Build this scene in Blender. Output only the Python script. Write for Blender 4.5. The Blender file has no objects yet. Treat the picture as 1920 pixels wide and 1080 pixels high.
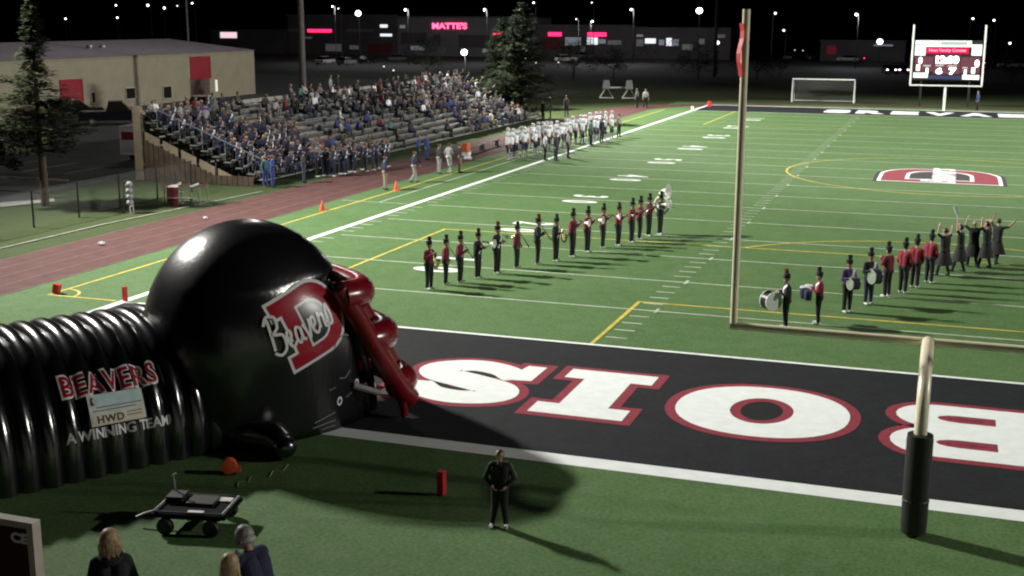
import bpy, bmesh, math, random
import numpy as np
from mathutils import Vector, Matrix
random.seed(7); np.random.seed(7)
S = bpy.context.scene
COL = S.collection
R = math.radians
# ------------------------------------------------------------------ camera
cam_d = bpy.data.cameras.new('camera'); cam = bpy.data.objects.new('camera', cam_d); COL.objects.link(cam)
CP = Vector((24.5026, -23.2545, 8.8565)); YAW, PITCH, ROLL, FPX = -0.3385, -0.2131, 0.003, 2328.1
def cam_axes():
    cy, sy, cp, sp = math.cos(YAW), math.sin(YAW), math.cos(PITCH), math.sin(PITCH)
    f = Vector((sy*cp, cy*cp, sp)); r = Vector((cy, -sy, 0)); u = r.cross(f)
    c, s = math.cos(ROLL), math.sin(ROLL)
    return c*r + s*u, -s*r + c*u, f
cr, cu, cf = cam_axes()
cam.matrix_world = Matrix(((cr.x, cu.x, -cf.x, CP.x), (cr.y, cu.y, -cf.y, CP.y), (cr.z, cu.z, -cf.z, CP.z), (0, 0, 0, 1)))
cam_d.sensor_width = 36; cam_d.lens = 36*FPX/1920; cam_d.clip_start = 0.1; cam_d.clip_end = 3000
S.camera = cam
# ------------------------------------------------------------------ night sky
w = bpy.data.worlds.new('World'); S.world = w; w.use_nodes = True
nt = w.node_tree; nt.nodes.clear()
sky = nt.nodes.new('ShaderNodeTexSky'); sky.sky_type = 'NISHITA'; sky.sun_disc = False
sky.sun_elevation = R(-7.0); sky.sun_rotation = R(250)
bg = nt.nodes.new('ShaderNodeBackground'); bg.inputs['Strength'].default_value = 0.11
wo = nt.nodes.new('ShaderNodeOutputWorld')
nt.links.new(sky.outputs[0], bg.inputs['Color']); nt.links.new(bg.outputs[0], wo.inputs['Surface'])
S.view_settings.view_transform = 'Standard'; S.view_settings.look = 'None'
S.view_settings.exposure = 0.0; S.view_settings.gamma = 1.0; S.view_settings.use_curve_mapping = False
S.render.engine = 'CYCLES'
S.cycles.use_denoising = True
S.cycles.max_bounces = 5; S.cycles.diffuse_bounces = 2; S.cycles.glossy_bounces = 3; S.cycles.transmission_bounces = 3; S.cycles.transparent_max_bounces = 6
S.cycles.sample_clamp_indirect = 3.0
S.cycles.pixel_filter_type = 'BLACKMAN_HARRIS'; S.cycles.filter_width = 2.1
# floodlights of the stadium: pole foot x, y, lamp height, watts per lamp, lamps, aim
LEFT_W, LEFT2_W, RIGHT_W, RIGHT2_W = 120000, 200000, 42000, 190000
FLOODS = [(-36.0, 17.5, 33.5, LEFT_W, 3, (31, 27), 86, 1.0), (-36.0, 86.5, 33.5, LEFT2_W, 2, (24, 84), 84, .7),
          (86.0, 14.0, 29.5, RIGHT_W, 2, (24, 14), 92, .6), (86.0, 90.0, 29.5, RIGHT2_W, 2, (24, 82), 84, .7)]
# ------------------------------------------------------------------ materials
MATS = {}
def mat(name, col, rough=0.6, var=0.12, scale=6.0, metal=0.0, coat=0.0, emit=None, estr=0.0, bump=0.0, bscale=None, spec=0.5, col2=None):
    if name in MATS: return MATS[name]
    m = bpy.data.materials.new(name); m.use_nodes = True; N = m.node_tree; b = N.nodes['Principled BSDF']
    b.inputs['Roughness'].default_value = rough; b.inputs['Metallic'].default_value = metal
    b.inputs['Coat Weight'].default_value = coat; b.inputs['Coat Roughness'].default_value = 0.12; b.inputs['Coat IOR'].default_value = 1.6
    b.inputs['Specular IOR Level'].default_value = spec
    c = tuple(col)
    if var > 0:
        tc = N.nodes.new('ShaderNodeTexCoord'); no = N.nodes.new('ShaderNodeTexNoise')
        no.inputs['Scale'].default_value = scale; no.inputs['Detail'].default_value = 4
        ra = N.nodes.new('ShaderNodeValToRGB')
        lo = col2 if col2 else tuple(x*(1-var*1.6) for x in c); hi = tuple(min(1, x*(1+var)) for x in c)
        ra.color_ramp.elements[0].color = (*lo, 1); ra.color_ramp.elements[1].color = (*hi, 1)
        ra.color_ramp.elements[0].position = 0.3; ra.color_ramp.elements[1].position = 0.7
        N.links.new(tc.outputs['Object'], no.inputs['Vector']); N.links.new(no.outputs['Fac'], ra.inputs['Fac'])
        N.links.new(ra.outputs['Color'], b.inputs['Base Color'])
    else: b.inputs['Base Color'].default_value = (*c, 1)
    if bump > 0:
        tc = N.nodes.new('ShaderNodeTexCoord'); nb = N.nodes.new('ShaderNodeTexNoise'); nb.inputs['Scale'].default_value = bscale or scale*3
        nb.inputs['Detail'].default_value = 3
        bp = N.nodes.new('ShaderNodeBump'); bp.inputs['Strength'].default_value = bump; bp.inputs['Distance'].default_value = 0.05
        N.links.new(tc.outputs['Object'], nb.inputs['Vector']); N.links.new(nb.outputs['Fac'], bp.inputs['Height']); N.links.new(bp.outputs['Normal'], b.inputs['Normal'])
    if emit:
        b.inputs['Emission Color'].default_value = (*emit, 1); b.inputs['Emission Strength'].default_value = estr
    MATS[name] = m; return m
def turf(name, a, b_, c_, fine=13.0, rough=0.8):
    """artificial turf: big worn patches, blade grain"""
    m = bpy.data.materials.new(name); m.use_nodes = True; N = m.node_tree; b = N.nodes['Principled BSDF']
    b.inputs['Roughness'].default_value = rough; b.inputs['Specular IOR Level'].default_value = 0.25
    tc = N.nodes.new('ShaderNodeTexCoord')
    n1 = N.nodes.new('ShaderNodeTexNoise'); n1.inputs['Scale'].default_value = 0.16; n1.inputs['Detail'].default_value = 5; n1.inputs['Roughness'].default_value = 0.65
    n2 = N.nodes.new('ShaderNodeTexNoise'); n2.inputs['Scale'].default_value = fine; n2.inputs['Detail'].default_value = 7; n2.inputs['Roughness'].default_value = .75
    n3 = N.nodes.new('ShaderNodeTexNoise'); n3.inputs['Scale'].default_value = 1.7; n3.inputs['Detail'].default_value = 9; n3.inputs['Roughness'].default_value = 0.82
    for n in (n1, n2, n3): N.links.new(tc.outputs['Object'], n.inputs['Vector'])
    r1 = N.nodes.new('ShaderNodeValToRGB'); r1.color_ramp.elements[0].color = (*a, 1); r1.color_ramp.elements[1].color = (*b_, 1)
    r1.color_ramp.elements[0].position = 0.35; r1.color_ramp.elements[1].position = 0.65
    N.links.new(n1.outputs['Fac'], r1.inputs['Fac'])
    mx = N.nodes.new('ShaderNodeMix'); mx.data_type = 'RGBA'
    r2 = N.nodes.new('ShaderNodeMapRange'); r2.inputs['From Min'].default_value = 0.42; r2.inputs['From Max'].default_value = 0.72; r2.inputs['To Max'].default_value = 0.8
    N.links.new(n3.outputs['Fac'], r2.inputs['Value']); N.links.new(r2.outputs[0], mx.inputs['Factor'])
    N.links.new(r1.outputs['Color'], mx.inputs['A']); mx.inputs['B'].default_value = (*c_, 1)
    mu = N.nodes.new('ShaderNodeMix'); mu.data_type = 'RGBA'; mu.blend_type = 'MULTIPLY'; mu.inputs['Factor'].default_value = 0.8
    r3 = N.nodes.new('ShaderNodeMapRange'); r3.inputs['From Min'].default_value = 0.3; r3.inputs['From Max'].default_value = 0.7; r3.inputs['To Min'].default_value = 0.42; r3.inputs['To Max'].default_value = 1.6
    N.links.new(n2.outputs['Fac'], r3.inputs['Value'])
    cmb = N.nodes.new('ShaderNodeCombineColor')
    for i in range(3): N.links.new(r3.outputs[0], cmb.inputs[i])
    N.links.new(mx.outputs['Result'], mu.inputs['A']); N.links.new(cmb.outputs[0], mu.inputs['B'])
    N.links.new(mu.outputs['Result'], b.inputs['Base Color'])
    bp = N.nodes.new('ShaderNodeBump'); bp.inputs['Strength'].default_value = 0.5; bp.inputs['Distance'].default_value = 0.03
    N.links.new(n2.outputs['Fac'], bp.inputs['Height']); N.links.new(bp.outputs['Normal'], b.inputs['Normal'])
    return m
M_TURF = turf('field_turf', (0.056, 0.122, 0.034), (0.077, 0.152, 0.048), (0.116, 0.180, 0.084))
M_GRASS = turf('lawn', (0.030, 0.052, 0.014), (0.040, 0.064, 0.018), (0.052, 0.060, 0.024), 12.0, 0.9)
M_BLACKTURF = turf('black_turf', (0.0075, 0.009, 0.0105), (0.010, 0.0115, 0.0135), (0.020, 0.023, 0.028), 9.0)
M_TRACK = mat('track_rubber', (0.078, 0.025, 0.022), 0.9, 0.2, 1.5, bump=0.2, bscale=40)
M_WHITE = mat('white_turf_paint', (0.74, 0.79, 0.77), 0.85, 0.04, 3)
M_LINE = mat('line_paint', (0.41, 0.46, 0.37), 0.85, 0.16, 3)
M_YELLOW = mat('yellow_turf_paint', (0.52, 0.44, 0.07), 0.85, 0.16, 3)
M_RED = mat('red_turf_paint', (0.22, 0.018, 0.035), 0.85, 0.15, 6)
M_ASPH = mat('asphalt', (0.050, 0.052, 0.056), 0.85, 0.25, 0.5, bump=0.2, bscale=20)
M_CONC = mat('concrete', (0.30, 0.30, 0.28), 0.85, 0.15, 2.0)
M_VINYL = mat('black_vinyl', (0.006, 0.006, 0.008), 0.20, 0.0, spec=0.8, coat=0.35, bump=0.12, bscale=3.2)
def vinyl_finish(m):
    N = m.node_tree; b = N.nodes['Principled BSDF']; b.inputs['Coat Roughness'].default_value = 0.36; b.inputs['IOR'].default_value = 1.65
vinyl_finish(M_VINYL)
M_RIB = mat('black_vinyl_rib', (0.006, 0.006, 0.008), 0.19, 0.0, spec=0.9, bump=0.10, bscale=4); vinyl_finish(M_RIB); M_RIB.node_tree.nodes['Principled BSDF'].inputs['IOR'].default_value = 1.8
M_SHELL = mat('black_vinyl_creased', (0.006, 0.006, 0.008), 0.21, 0.0, spec=0.7, coat=0.25, bump=0.1, bscale=2.0); vinyl_finish(M_SHELL)
_N = M_SHELL.node_tree; _tc = _N.nodes.new('ShaderNodeTexCoord'); _mp = _N.nodes.new('ShaderNodeMapping'); _mp.inputs['Scale'].default_value = (5.5, 5.5, 0.55)
_nz = _N.nodes.new('ShaderNodeTexNoise'); _nz.inputs['Scale'].default_value = 1.6; _nz.inputs['Detail'].default_value = 5; _nz.inputs['Roughness'].default_value = .6; _bp = _N.nodes.new('ShaderNodeBump'); _bp.inputs['Strength'].default_value = .16; _bp.inputs['Distance'].default_value = .05
_N.links.new(_tc.outputs['Object'], _mp.inputs['Vector']); _N.links.new(_mp.outputs[0], _nz.inputs['Vector']); _N.links.new(_nz.outputs['Fac'], _bp.inputs['Height']); _N.links.new(_bp.outputs[0], _N.nodes['Principled BSDF'].inputs['Normal'])
M_REDVINYL = mat('red_vinyl', (0.20, 0.008, 0.016), 0.25, 0.12, 3, spec=0.6)
M_POST = mat('goal_yellow_paint', (0.84, 0.78, 0.58), 0.30, 0.06, 5, spec=0.6)
M_WPAINT = mat('white_enamel', (0.72, 0.72, 0.70), 0.4, 0.06, 5)
M_BLACK = mat('black_rubber', (0.012, 0.012, 0.013), 0.6, 0.2, 8)
M_DARKMET = mat('dark_metal', (0.035, 0.036, 0.04), 0.45, 0.15, 6, metal=0.6)
M_GALV = mat('galvanised_steel', (0.30, 0.31, 0.32), 0.45, 0.15, 4, metal=0.7)
M_ALU = mat('aluminium_plank', (0.22, 0.235, 0.22), 0.45, 0.12, 4, metal=0.3)
M_PINK = mat('orange_plastic', (0.62, 0.09, 0.035), 0.5, 0.1, 8)
M_PYLON = mat('red_pylon_foam', (0.60, 0.02, 0.03), 0.5, 0.06, 8)
# ------------------------------------------------------------------ mesh helpers
class MB:
    def __init__(s): s.v = []; s.f = []; s.m = []
    def add(s, vs, fs, mi=0):
        o = len(s.v); s.v += [tuple(v) for v in vs]; s.f += [tuple(i+o for i in f) for f in fs]; s.m += [mi]*len(fs); return s
    def box(s, c, d, rz=0.0, mi=0, top=1.0):
        x, y, z = d[0]/2, d[1]/2, d[2]/2; ca, sa = math.cos(rz), math.sin(rz); vs = []
        for dz, k in ((-z, 1.0), (z, top)):
            for dx, dy in ((-x, -y), (x, -y), (x, y), (-x, y)):
                dx *= k; dy *= k
                vs.append((c[0]+dx*ca-dy*sa, c[1]+dx*sa+dy*ca, c[2]+dz))
        return s.add(vs, [(3, 2, 1, 0), (4, 5, 6, 7), (0, 1, 5, 4), (1, 2, 6, 5), (2, 3, 7, 6), (3, 0, 4, 7)], mi)
    def tube(s, pts, r, seg=8, mi=0, caps=True):
        pts = [Vector(p) for p in pts]; n = len(pts); rs = r if isinstance(r, (list, tuple)) else [r]*n
        vs = []; prev = None
        for i, p in enumerate(pts):
            t = (pts[min(i+1, n-1)] - pts[max(i-1, 0)]).normalized()
            a = prev if prev is not None else (Vector((0, 0, 1)) if abs(t.z) < 0.9 else Vector((1, 0, 0)))
            a = (a - t*a.dot(t)).normalized(); b = t.cross(a); prev = a
            for k in range(seg):
                q = 2*math.pi*k/seg; vs.append(p + (a*math.cos(q) + b*math.sin(q))*rs[i])
        fs = []
        for i in range(n-1):
            for k in range(seg):
                k2 = (k+1) % seg; fs.append((i*seg+k, i*seg+k2, (i+1)*seg+k2, (i+1)*seg+k))
        if caps: fs.append(tuple(range(seg-1, -1, -1))); fs.append(tuple((n-1)*seg+k for k in range(seg)))
        return s.add(vs, fs, mi)
    def lathe(s, prof, c=(0, 0, 0), seg=16, axis='z', mi=0, sx=1.0, sy=1.0):
        vs = []; n = len(prof)
        for (r, h) in prof:
            for k in range(seg):
                q = 2*math.pi*k/seg; a, b = r*math.cos(q)*sx, r*math.sin(q)*sy
                v = (a, b, h) if axis == 'z' else ((h, a, b) if axis == 'x' else (b, h, a))
                vs.append((v[0]+c[0], v[1]+c[1], v[2]+c[2]))
        fs = []
        for i in range(n-1):
            for k in range(seg):
                k2 = (k+1) % seg; fs.append((i*seg+k, i*seg+k2, (i+1)*seg+k2, (i+1)*seg+k))
        fs.append(tuple(range(seg-1, -1, -1))); fs.append(tuple((n-1)*seg+k for k in range(seg)))
        return s.add(vs, fs, mi)
    def ball(s, c, r, seg=12, rings=8, mi=0):
        rr = r if isinstance(r, (tuple, list)) else (r, r, r); vs = [(c[0], c[1], c[2]-rr[2])]
        for i in range(1, rings):
            a = -math.pi/2 + math.pi*i/rings
            for k in range(seg):
                q = 2*math.pi*k/seg; vs.append((c[0]+rr[0]*math.cos(a)*math.cos(q), c[1]+rr[1]*math.cos(a)*math.sin(q), c[2]+rr[2]*math.sin(a)))
        vs.append((c[0], c[1], c[2]+rr[2])); fs = []
        for k in range(seg):
            k2 = (k+1) % seg; fs.append((0, 1+k2, 1+k)); L = 1+(rings-2)*seg; fs.append((L+k, L+k2, len(vs)-1))
            for i in range(rings-2): a = 1+i*seg; fs.append((a+k, a+k2, a+seg+k2, a+seg+k))
        return s.add(vs, fs, mi)
    def quad(s, a, b, c, d, mi=0): return s.add([a, b, c, d], [(0, 1, 2, 3)], mi)
    def mesh(s, name, mats, smooth=False):
        me = bpy.data.meshes.new(name); me.from_pydata(s.v, [], s.f)
        for m in (mats if isinstance(mats, (list, tuple)) else [mats]): me.materials.append(m)
        me.polygons.foreach_set('material_index', s.m)
        if smooth:
            me.polygons.foreach_set('use_smooth', [True]*len(me.polygons))
            me.set_sharp_from_angle(angle=R(40))
        me.update(); return me
    def build(s, name, mats, parent=None, smooth=False, loc=None, rz=None):
        o = bpy.data.objects.new(name, s.mesh(name, mats, smooth)); COL.objects.link(o)
        if parent is not None: o.parent = parent
        if loc is not None: o.location = loc
        if rz is not None: o.rotation_euler.z = rz
        return o
def tag(o, label=None, cat=None, group=None, kind=None):
    if label: o['label'] = label
    if cat: o['category'] = cat
    if group: o['group'] = group
    if kind: o['kind'] = kind
    return o
def thing(name, label, cat, loc=(0, 0, 0), rz=0.0, group=None):
    o = bpy.data.objects.new(name, None); COL.objects.link(o); o.location = loc; o.rotation_euler.z = rz
    o.empty_display_size = 0.3; return tag(o, label, cat, group)
def link_mesh(name, me, parent=None, loc=None, rz=None, scale=None):
    o = bpy.data.objects.new(name, me); COL.objects.link(o)
    if parent is not None: o.parent = parent
    if loc is not None: o.location = loc
    if rz is not None: o.rotation_euler.z = rz
    if scale is not None: o.scale = (scale,)*3
    return o
def copy_tree(o, parent=None):
    c = o.copy(); COL.objects.link(c)
    if parent is not None: c.parent = parent
    for ch in list(o.children): copy_tree(ch, c)
    return c
def sheet(name, pts, z, m, parent=None, kind='structure'):
    b = MB(); b.add([(p[0], p[1], z) for p in pts], [tuple(range(len(pts)))]); o = b.build(name, m, parent)
    if parent is None and kind: o['kind'] = kind
    return o
def rect(x0, y0, x1, y1): return [(x0, y0), (x1, y0), (x1, y1), (x0, y1)]
_tmp = []
def curve_mesh(cu):
    o = bpy.data.objects.new('tmp', cu); COL.objects.link(o)
    dg = bpy.context.evaluated_depsgraph_get(); me = bpy.data.meshes.new_from_object(o.evaluated_get(dg))
    vs = [v.co.copy() for v in me.vertices]; fs = [tuple(p.vertices) for p in me.polygons]
    bpy.data.objects.remove(o); bpy.data.curves.remove(cu); bpy.data.meshes.remove(me); return vs, fs
def text2d(s, size=1.0, offset=0.0, shear=0.0, spacing=1.0):
    cu = bpy.data.curves.new('t', 'FONT'); cu.body = s; cu.size = size; cu.offset = offset; cu.shear = shear; cu.space_character = spacing
    cu.align_x = 'CENTER'; cu.align_y = 'CENTER'; cu.resolution_u = 4; return curve_mesh(cu)
def poly2d(loops, offset=0.0):
    cu = bpy.data.curves.new('t', 'CURVE'); cu.dimensions = '2D'; cu.fill_mode = 'BOTH'; cu.offset = offset
    for L in loops:
        sp = cu.splines.new('POLY'); sp.points.add(len(L)-1)
        for p, q in zip(sp.points, L): p.co = (q[0], q[1], 0, 1)
        sp.use_cyclic_u = True
    return curve_mesh(cu)
def stretch(vf, x0, y0, x1, y1):
    vs, fs = vf; ax = [v.x for v in vs]; ay = [v.y for v in vs]; a, b, c, d = min(ax), max(ax), min(ay), max(ay)
    return [Vector((x0+(v.x-a)/(b-a)*(x1-x0), y0+(v.y-c)/(d-c)*(y1-y0), 0)) for v in vs], fs
def refine(vf, L):
    bm = bmesh.new(); vs = [bm.verts.new(v) for v in vf[0]]
    for f in vf[1]:
        try: bm.faces.new([vs[i] for i in f])
        except ValueError: pass
    bmesh.ops.triangulate(bm, faces=bm.faces)
    for _ in range(6):
        es = [e for e in bm.edges if e.calc_length() > L]
        if not es: break
        bmesh.ops.subdivide_edges(bm, edges=es, cuts=1, use_grid_fill=False); bmesh.ops.triangulate(bm, faces=bm.faces)
    bm.verts.index_update(); out = [v.co.copy() for v in bm.verts], [tuple(v.index for v in f.verts) for f in bm.faces]; bm.free(); return out
def flat(name, vf, fn, m, parent=None):
    b = MB(); b.add([fn(v) for v in vf[0]], vf[1]); return b.build(name, m, parent)
def at_plane(px, py, x=None, y=None, z=None):
    r = cf + cr*((px-960)/FPX) + cu*((540-py)/FPX)
    t = ((x-CP.x)/r.x if x is not None else (y-CP.y)/r.y if y is not None else (z-CP.z)/r.z)
    return CP + r*t
def G(px, py, z=0.0): return at_plane(px, py, z=z)
def proj(p):
    d = Vector(p)-CP; z = d.dot(cf); return 960+FPX*d.dot(cr)/z, 540-FPX*d.dot(cu)/z
# ------------------------------------------------------------------ setting: ground, field, track
sheet('ground', rect(-700, -120, 600, 1200), -0.03, M_GRASS)
o = sheet('sky', rect(0, 0, 1, 1), 0, M_BLACK); bpy.data.objects.remove(o)
field = sheet('turf_field', rect(-4.3, -13.5, 54, 113.5), 0.0, M_TURF)
def strip(name, x0, y0, x1, y1, z=0.004, m=M_LINE): return sheet(name, rect(x0, y0, x1, y1), z, m, field)
strip('end_zone', 0.12, 0.25, 48.6, 9.0, 0.004, M_BLACKTURF)
strip('end_zone', 0.12, 100.7, 48.6, 109.4, 0.004, M_BLACKTURF)
strip('end_line', -0.35, -0.32, 49.1, 0.24, 0.008, M_WHITE); strip('end_line', -0.35, 109.45, 49.1, 109.95, 0.008, M_WHITE)
strip('sideline', -0.22, 0.24, 0.09, 109.45, 0.008, M_WHITE); strip('sideline', 48.65, 0.24, 49.1, 109.45, 0.008, M_WHITE)
strip('goal_line', 0.1, 9.0, 48.65, 9.16, 0.008, M_WHITE); strip('goal_line', 0.1, 100.55, 48.65, 100.71, 0.008, M_WHITE)
for k in range(1, 20): strip('yard_line', 0.7, 9.1+4.572*k-0.055, 48.1, 9.1+4.572*k+0.055, 0.008)
hm = MB()
for k in range(1, 100):
    y = 9.144 + 0.9144*k
    if k % 5 == 0:
        for x in (16.26, 32.5): hm.add([(x-.05, y-.3, .012), (x+.05, y-.3, .012), (x+.05, y+.3, .012), (x-.05, y+.3, .012)], [(0, 1, 2, 3)])
        continue
    for x0 in (0.18, 15.62, 32.5, 47.95):
        hm.add([(x0, y-.05, .008), (x0+.62, y-.05, .008), (x0+.62, y+.05, .008), (x0, y+.05, .008)], [(0, 1, 2, 3)])
o = hm.build('hash_mark', M_LINE, field); o['kind'] = 'stuff'
# soccer markings in yellow
yw = 0.06
for x0, y0, x1, y1 in ((15.45-yw, 9.16, 15.45+yw, 14.7), (33.3-yw, 9.16, 33.3+yw, 14.7), (15.45-yw, 14.7, 33.3+yw, 14.82),
                       (4.22-yw, 9.16, 4.22+yw, 25.6), (44.5-yw, 9.16, 44.5+yw, 25.6), (4.22-yw, 25.6, 44.5+yw, 25.72),
                       (-2.95-yw, 9.05, -2.95+yw, 101), (-2.9, 9.05, -0.35, 9.17), (4.22-yw, 84.1, 4.22+yw, 100.5), (4.22-yw, 84, 44.5, 84.1)):
    strip('soccer_line', x0, y0, x1, y1, 0.010, M_YELLOW)
b = MB()
def arc(b, cx, cy, r, a0, a1, z, wd=0.06, n=40):
    for i in range(n):
        p, q = a0+(a1-a0)*i/n, a0+(a1-a0)*(i+1)/n
        b.add([(cx+(r-wd)*math.cos(p), cy+(r-wd)*math.sin(p), z), (cx+(r+wd)*math.cos(p), cy+(r+wd)*math.sin(p), z), (cx+(r+wd)*math.cos(q), cy+(r+wd)*math.sin(q), z), (cx+(r-wd)*math.cos(q), cy+(r-wd)*math.sin(q), z)], [(0, 1, 2, 3)])
arc(b, 24.4, 53.6, 9.15, 0, 2*math.pi, 0.011, n=72); b.build('centre_circle', M_YELLOW, field)
b = MB(); arc(b, -2.95, 9.1, 0.95, 0, math.pi/2, 0.011, 0.05, 10); b.build('corner_arc', M_YELLOW, field)
b = MB(); arc(b, 24.4, 20.2, 9.15, R(37), R(143), 0.011, n=30); b.build('penalty_arc', M_YELLOW, field)
strip('team_box_line', -3.95, 31.9, -0.4, 32.0, 0.008, M_LINE); strip('team_box_line', -1.95, 32.0, -1.85, 78, 0.008, M_LINE)
# painted yard numbers
def yard_number(txt, x0, x1, yc, half):
    vf = stretch(text2d(txt, offset=0.03, spacing=1.5), -half, 0, half, x1-x0)
    flat('yard_number', vf, lambda v: (x0+v.y, yc-v.x, 0.014), M_WHITE, field)
for k, t in enumerate(('1 0', '2 0', '3 0', '4 0', '5 0', '4 0', '3 0', '2 0', '1 0')):
    yard_number(t, 6.4, 8.25, 18.29+9.144*k, 1.35)
    vf = stretch(text2d(t, offset=0.03, spacing=1.5), -1.35, 0, 1.35, 1.85)
    flat('yard_number', vf, lambda v, k=k: (42.4-v.y, 18.29+9.144*k+v.x, 0.014), M_WHITE, field)
# end-zone word, read from the field
def band(pts, ws):
    L, Rr = [], []
    n = len(pts); pts = [Vector((p[0], p[1])) for p in pts]
    for i, p in enumerate(pts):
        t = (pts[min(i+1, n-1)]-pts[max(i-1, 0)]).normalized(); nn = Vector((-t.y, t.x))
        L.append(p+nn*ws[i]/2); Rr.append(p-nn*ws[i]/2)
    return [tuple(v) for v in L] + [tuple(v) for v in reversed(Rr)]
def smooth_path(ctrl, n=8):
    out = []
    c = [ctrl[0]] + list(ctrl) + [ctrl[-1]]
    for i in range(1, len(c)-2):
        for k in range(n):
            t = k/n; p0, p1, p2, p3 = [np.array(q, float) for q in c[i-1:i+3]]
            out.append(tuple(0.5*((2*p1)+(-p0+p2)*t+(2*p0-5*p1+4*p2-p3)*t*t+(-p0+3*p1-3*p2+p3)*t**3)))
    out.append(tuple(ctrl[-1])); return out
def ellipse(cx, cy, a, b_, n=40, e=1.0):
    out = []
    for i in range(n):
        q = 2*math.pi*i/n; c, s = math.cos(q), math.sin(q)
        out.append((cx+a*math.copysign(abs(c)**e, c), cy+b_*math.copysign(abs(s)**e, s)))
    return out
sp = smooth_path([(2.85, 2.35), (2.3, 3.0), (1.45, 3.22), (0.72, 2.78), (0.95, 2.2), (1.75, 1.86), (2.6, 1.45), (2.72, 0.85), (2.0, 0.52), (1.15, 0.72), (0.62, 1.35)], 7)
wsS = [0.62+0.52*math.sin(math.pi*min(1, i/(len(sp)-1)))**0.6 for i in range(len(sp))]
S_loops = [[band(sp, wsS)], [[(2.55, 2.25), (3.25, 2.35), (3.25, 3.65), (2.75, 3.65)]], [[(0.05, 0.1), (0.55, 0.1), (0.8, 1.5), (0.05, 1.4)]]]
I_loop = [[(0, 0), (2.25, 0), (2.25, .8), (1.72, .8), (1.72, 2.95), (2.25, 2.95), (2.25, 3.75), (0, 3.75), (0, 2.95), (.53, 2.95), (.53, .8), (0, .8)]]
O_loop = [ellipse(1.98, 1.9, 1.98, 1.9, 44, .92), ellipse(1.98, 1.9, 0.72, 0.98, 32)]
def bowl(x0, yc, rx, ry, n=12): return [(x0-rx*math.sin(math.pi*i/n), yc-ry*math.cos(math.pi*i/n)) for i in range(n+1)]
B_out = [(3.4, 0.0), (1.0, 0.0)] + bowl(1.0, .98, 1.0, .98)[1:-1] + [(0.75, 1.9)] + bowl(1.0, 2.85, .95, .9)[1:-1] + [(1.0, 3.75), (3.4, 3.75)]
B_loop = [B_out, [(2.2, .72), (1.45, .72)] + bowl(1.45, .98, .5, .26, 6)[1:-1] + [(1.45, 1.24), (2.2, 1.24)], [(2.2, 2.5), (1.45, 2.5)] + bowl(1.45, 2.76, .5, .26, 6)[1:-1] + [(1.45, 3.02), (2.2, 3.02)]]
U_loop = [[(0, 3.75), (0, 3.0), (.4, 3.0), (.4, 1.2), (.9, .3), (1.9, 0), (2.9, .3), (3.4, 1.2), (3.4, 3.0), (3.8, 3.0), (3.8, 3.75), (2.1, 3.75), (2.1, 3.0), (2.4, 3.0), (2.4, 1.4), (1.9, .95), (1.4, 1.4), (1.4, 3.0), (1.7, 3.0), (1.7, 3.75)]]
D_loop = [[(3.4, 0), (1.6, 0)] + bowl(1.6, 1.87, 1.6, 1.87)[1:-1] + [(1.6, 3.75), (3.4, 3.75)], [(2.3, .95), (1.7, .95)] + bowl(1.7, 1.87, .75, .92, 8)[1:-1] + [(1.7, 2.8), (2.3, 2.8)]]
def letter(parts, x0, y0, flipx=False):
    for j, loops in enumerate(parts):
        for off, z, m, nm in ((0.24, 0.010+0.0012*j, M_RED, 'letter_outline'), (0.0, 0.016+0.0012*j, M_WHITE, 'painted_letter')):
            vf = poly2d(loops, off)
            if loops is S_loops[0][:] or loops == S_loops[0]: vf = poly2d([band(sp, [q+2*off for q in wsS])])
            flat(nm, vf, lambda v: (x0+v.x, y0+v.y, z), m, field)
letter(S_loops, 11.8, 2.72); letter([I_loop], 15.72, 2.76); letter([O_loop], 18.85, 2.72); letter([B_loop], 23.72, 2.72)
letter([U_loop], 28.2, 2.72); letter([D_loop], 33.2, 2.72)
for i, (ch, xc, wd) in enumerate((('S', 13.7, 2.6), ('R', 16.9, 2.8), ('E', 20.1, 2.6), ('V', 23.3, 2.8), ('A', 26.6, 2.9), ('E', 29.9, 2.6), ('B', 33.1, 2.6))):
    vf = stretch(text2d(ch, offset=0.07), -wd/2, -2.3, wd/2, 2.3); flat('painted_letter', vf, lambda v: (xc+v.x, 104.9+v.y, 0.012), M_WHITE, field)
# big D at midfield with script across it
M_LOGOBLK = mat('logo_black', (0.02, 0.02, 0.022), .85, .1, 4); M_LOGOGREY = mat('logo_grey', (0.30, 0.32, 0.30), .85, .15, 4)
def DD(x0, x1, y0, y1, rnd):
    n = 10; out = [(x0, y0), (x1, y0)]
    for i in range(n+1): q = math.pi/2*i/n; out.append((x1-rnd+rnd*math.cos(q), y1-rnd*1.4+rnd*1.4*math.sin(q)))
    for i in range(n+1): q = math.pi/2*i/n; out.append((x0+rnd-rnd*math.sin(q), y1-rnd*1.4+rnd*1.4*math.cos(q)))
    return out
for off, z, m, nm in ((0.42, .013, M_LOGOBLK, 'logo_border'), (0.2, .017, M_WHITE, 'logo_border'), (0, .021, M_RED, 'logo_letter')):
    flat(nm, poly2d([DD(20.9, 27.2, 49.7, 56.1, 2.1)], off), lambda v: (v.x, v.y, z), m, field)
flat('logo_counter', poly2d([DD(22.3, 25.8, 50.9, 55.0, 1.3)], .12), lambda v: (v.x, v.y, .025), M_WHITE, field)
flat('logo_counter', poly2d([DD(22.4, 25.7, 51.0, 54.9, 1.3)], 0), lambda v: (v.x, v.y, .029), M_LOGOBLK, field)
flat('logo_script', stretch(text2d('Beavers', offset=.03, shear=.3), 0, 0, 7.2, 1.9), lambda v: (24.95-v.y, 49.6+v.x, .034), M_WHITE, field)
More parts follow.
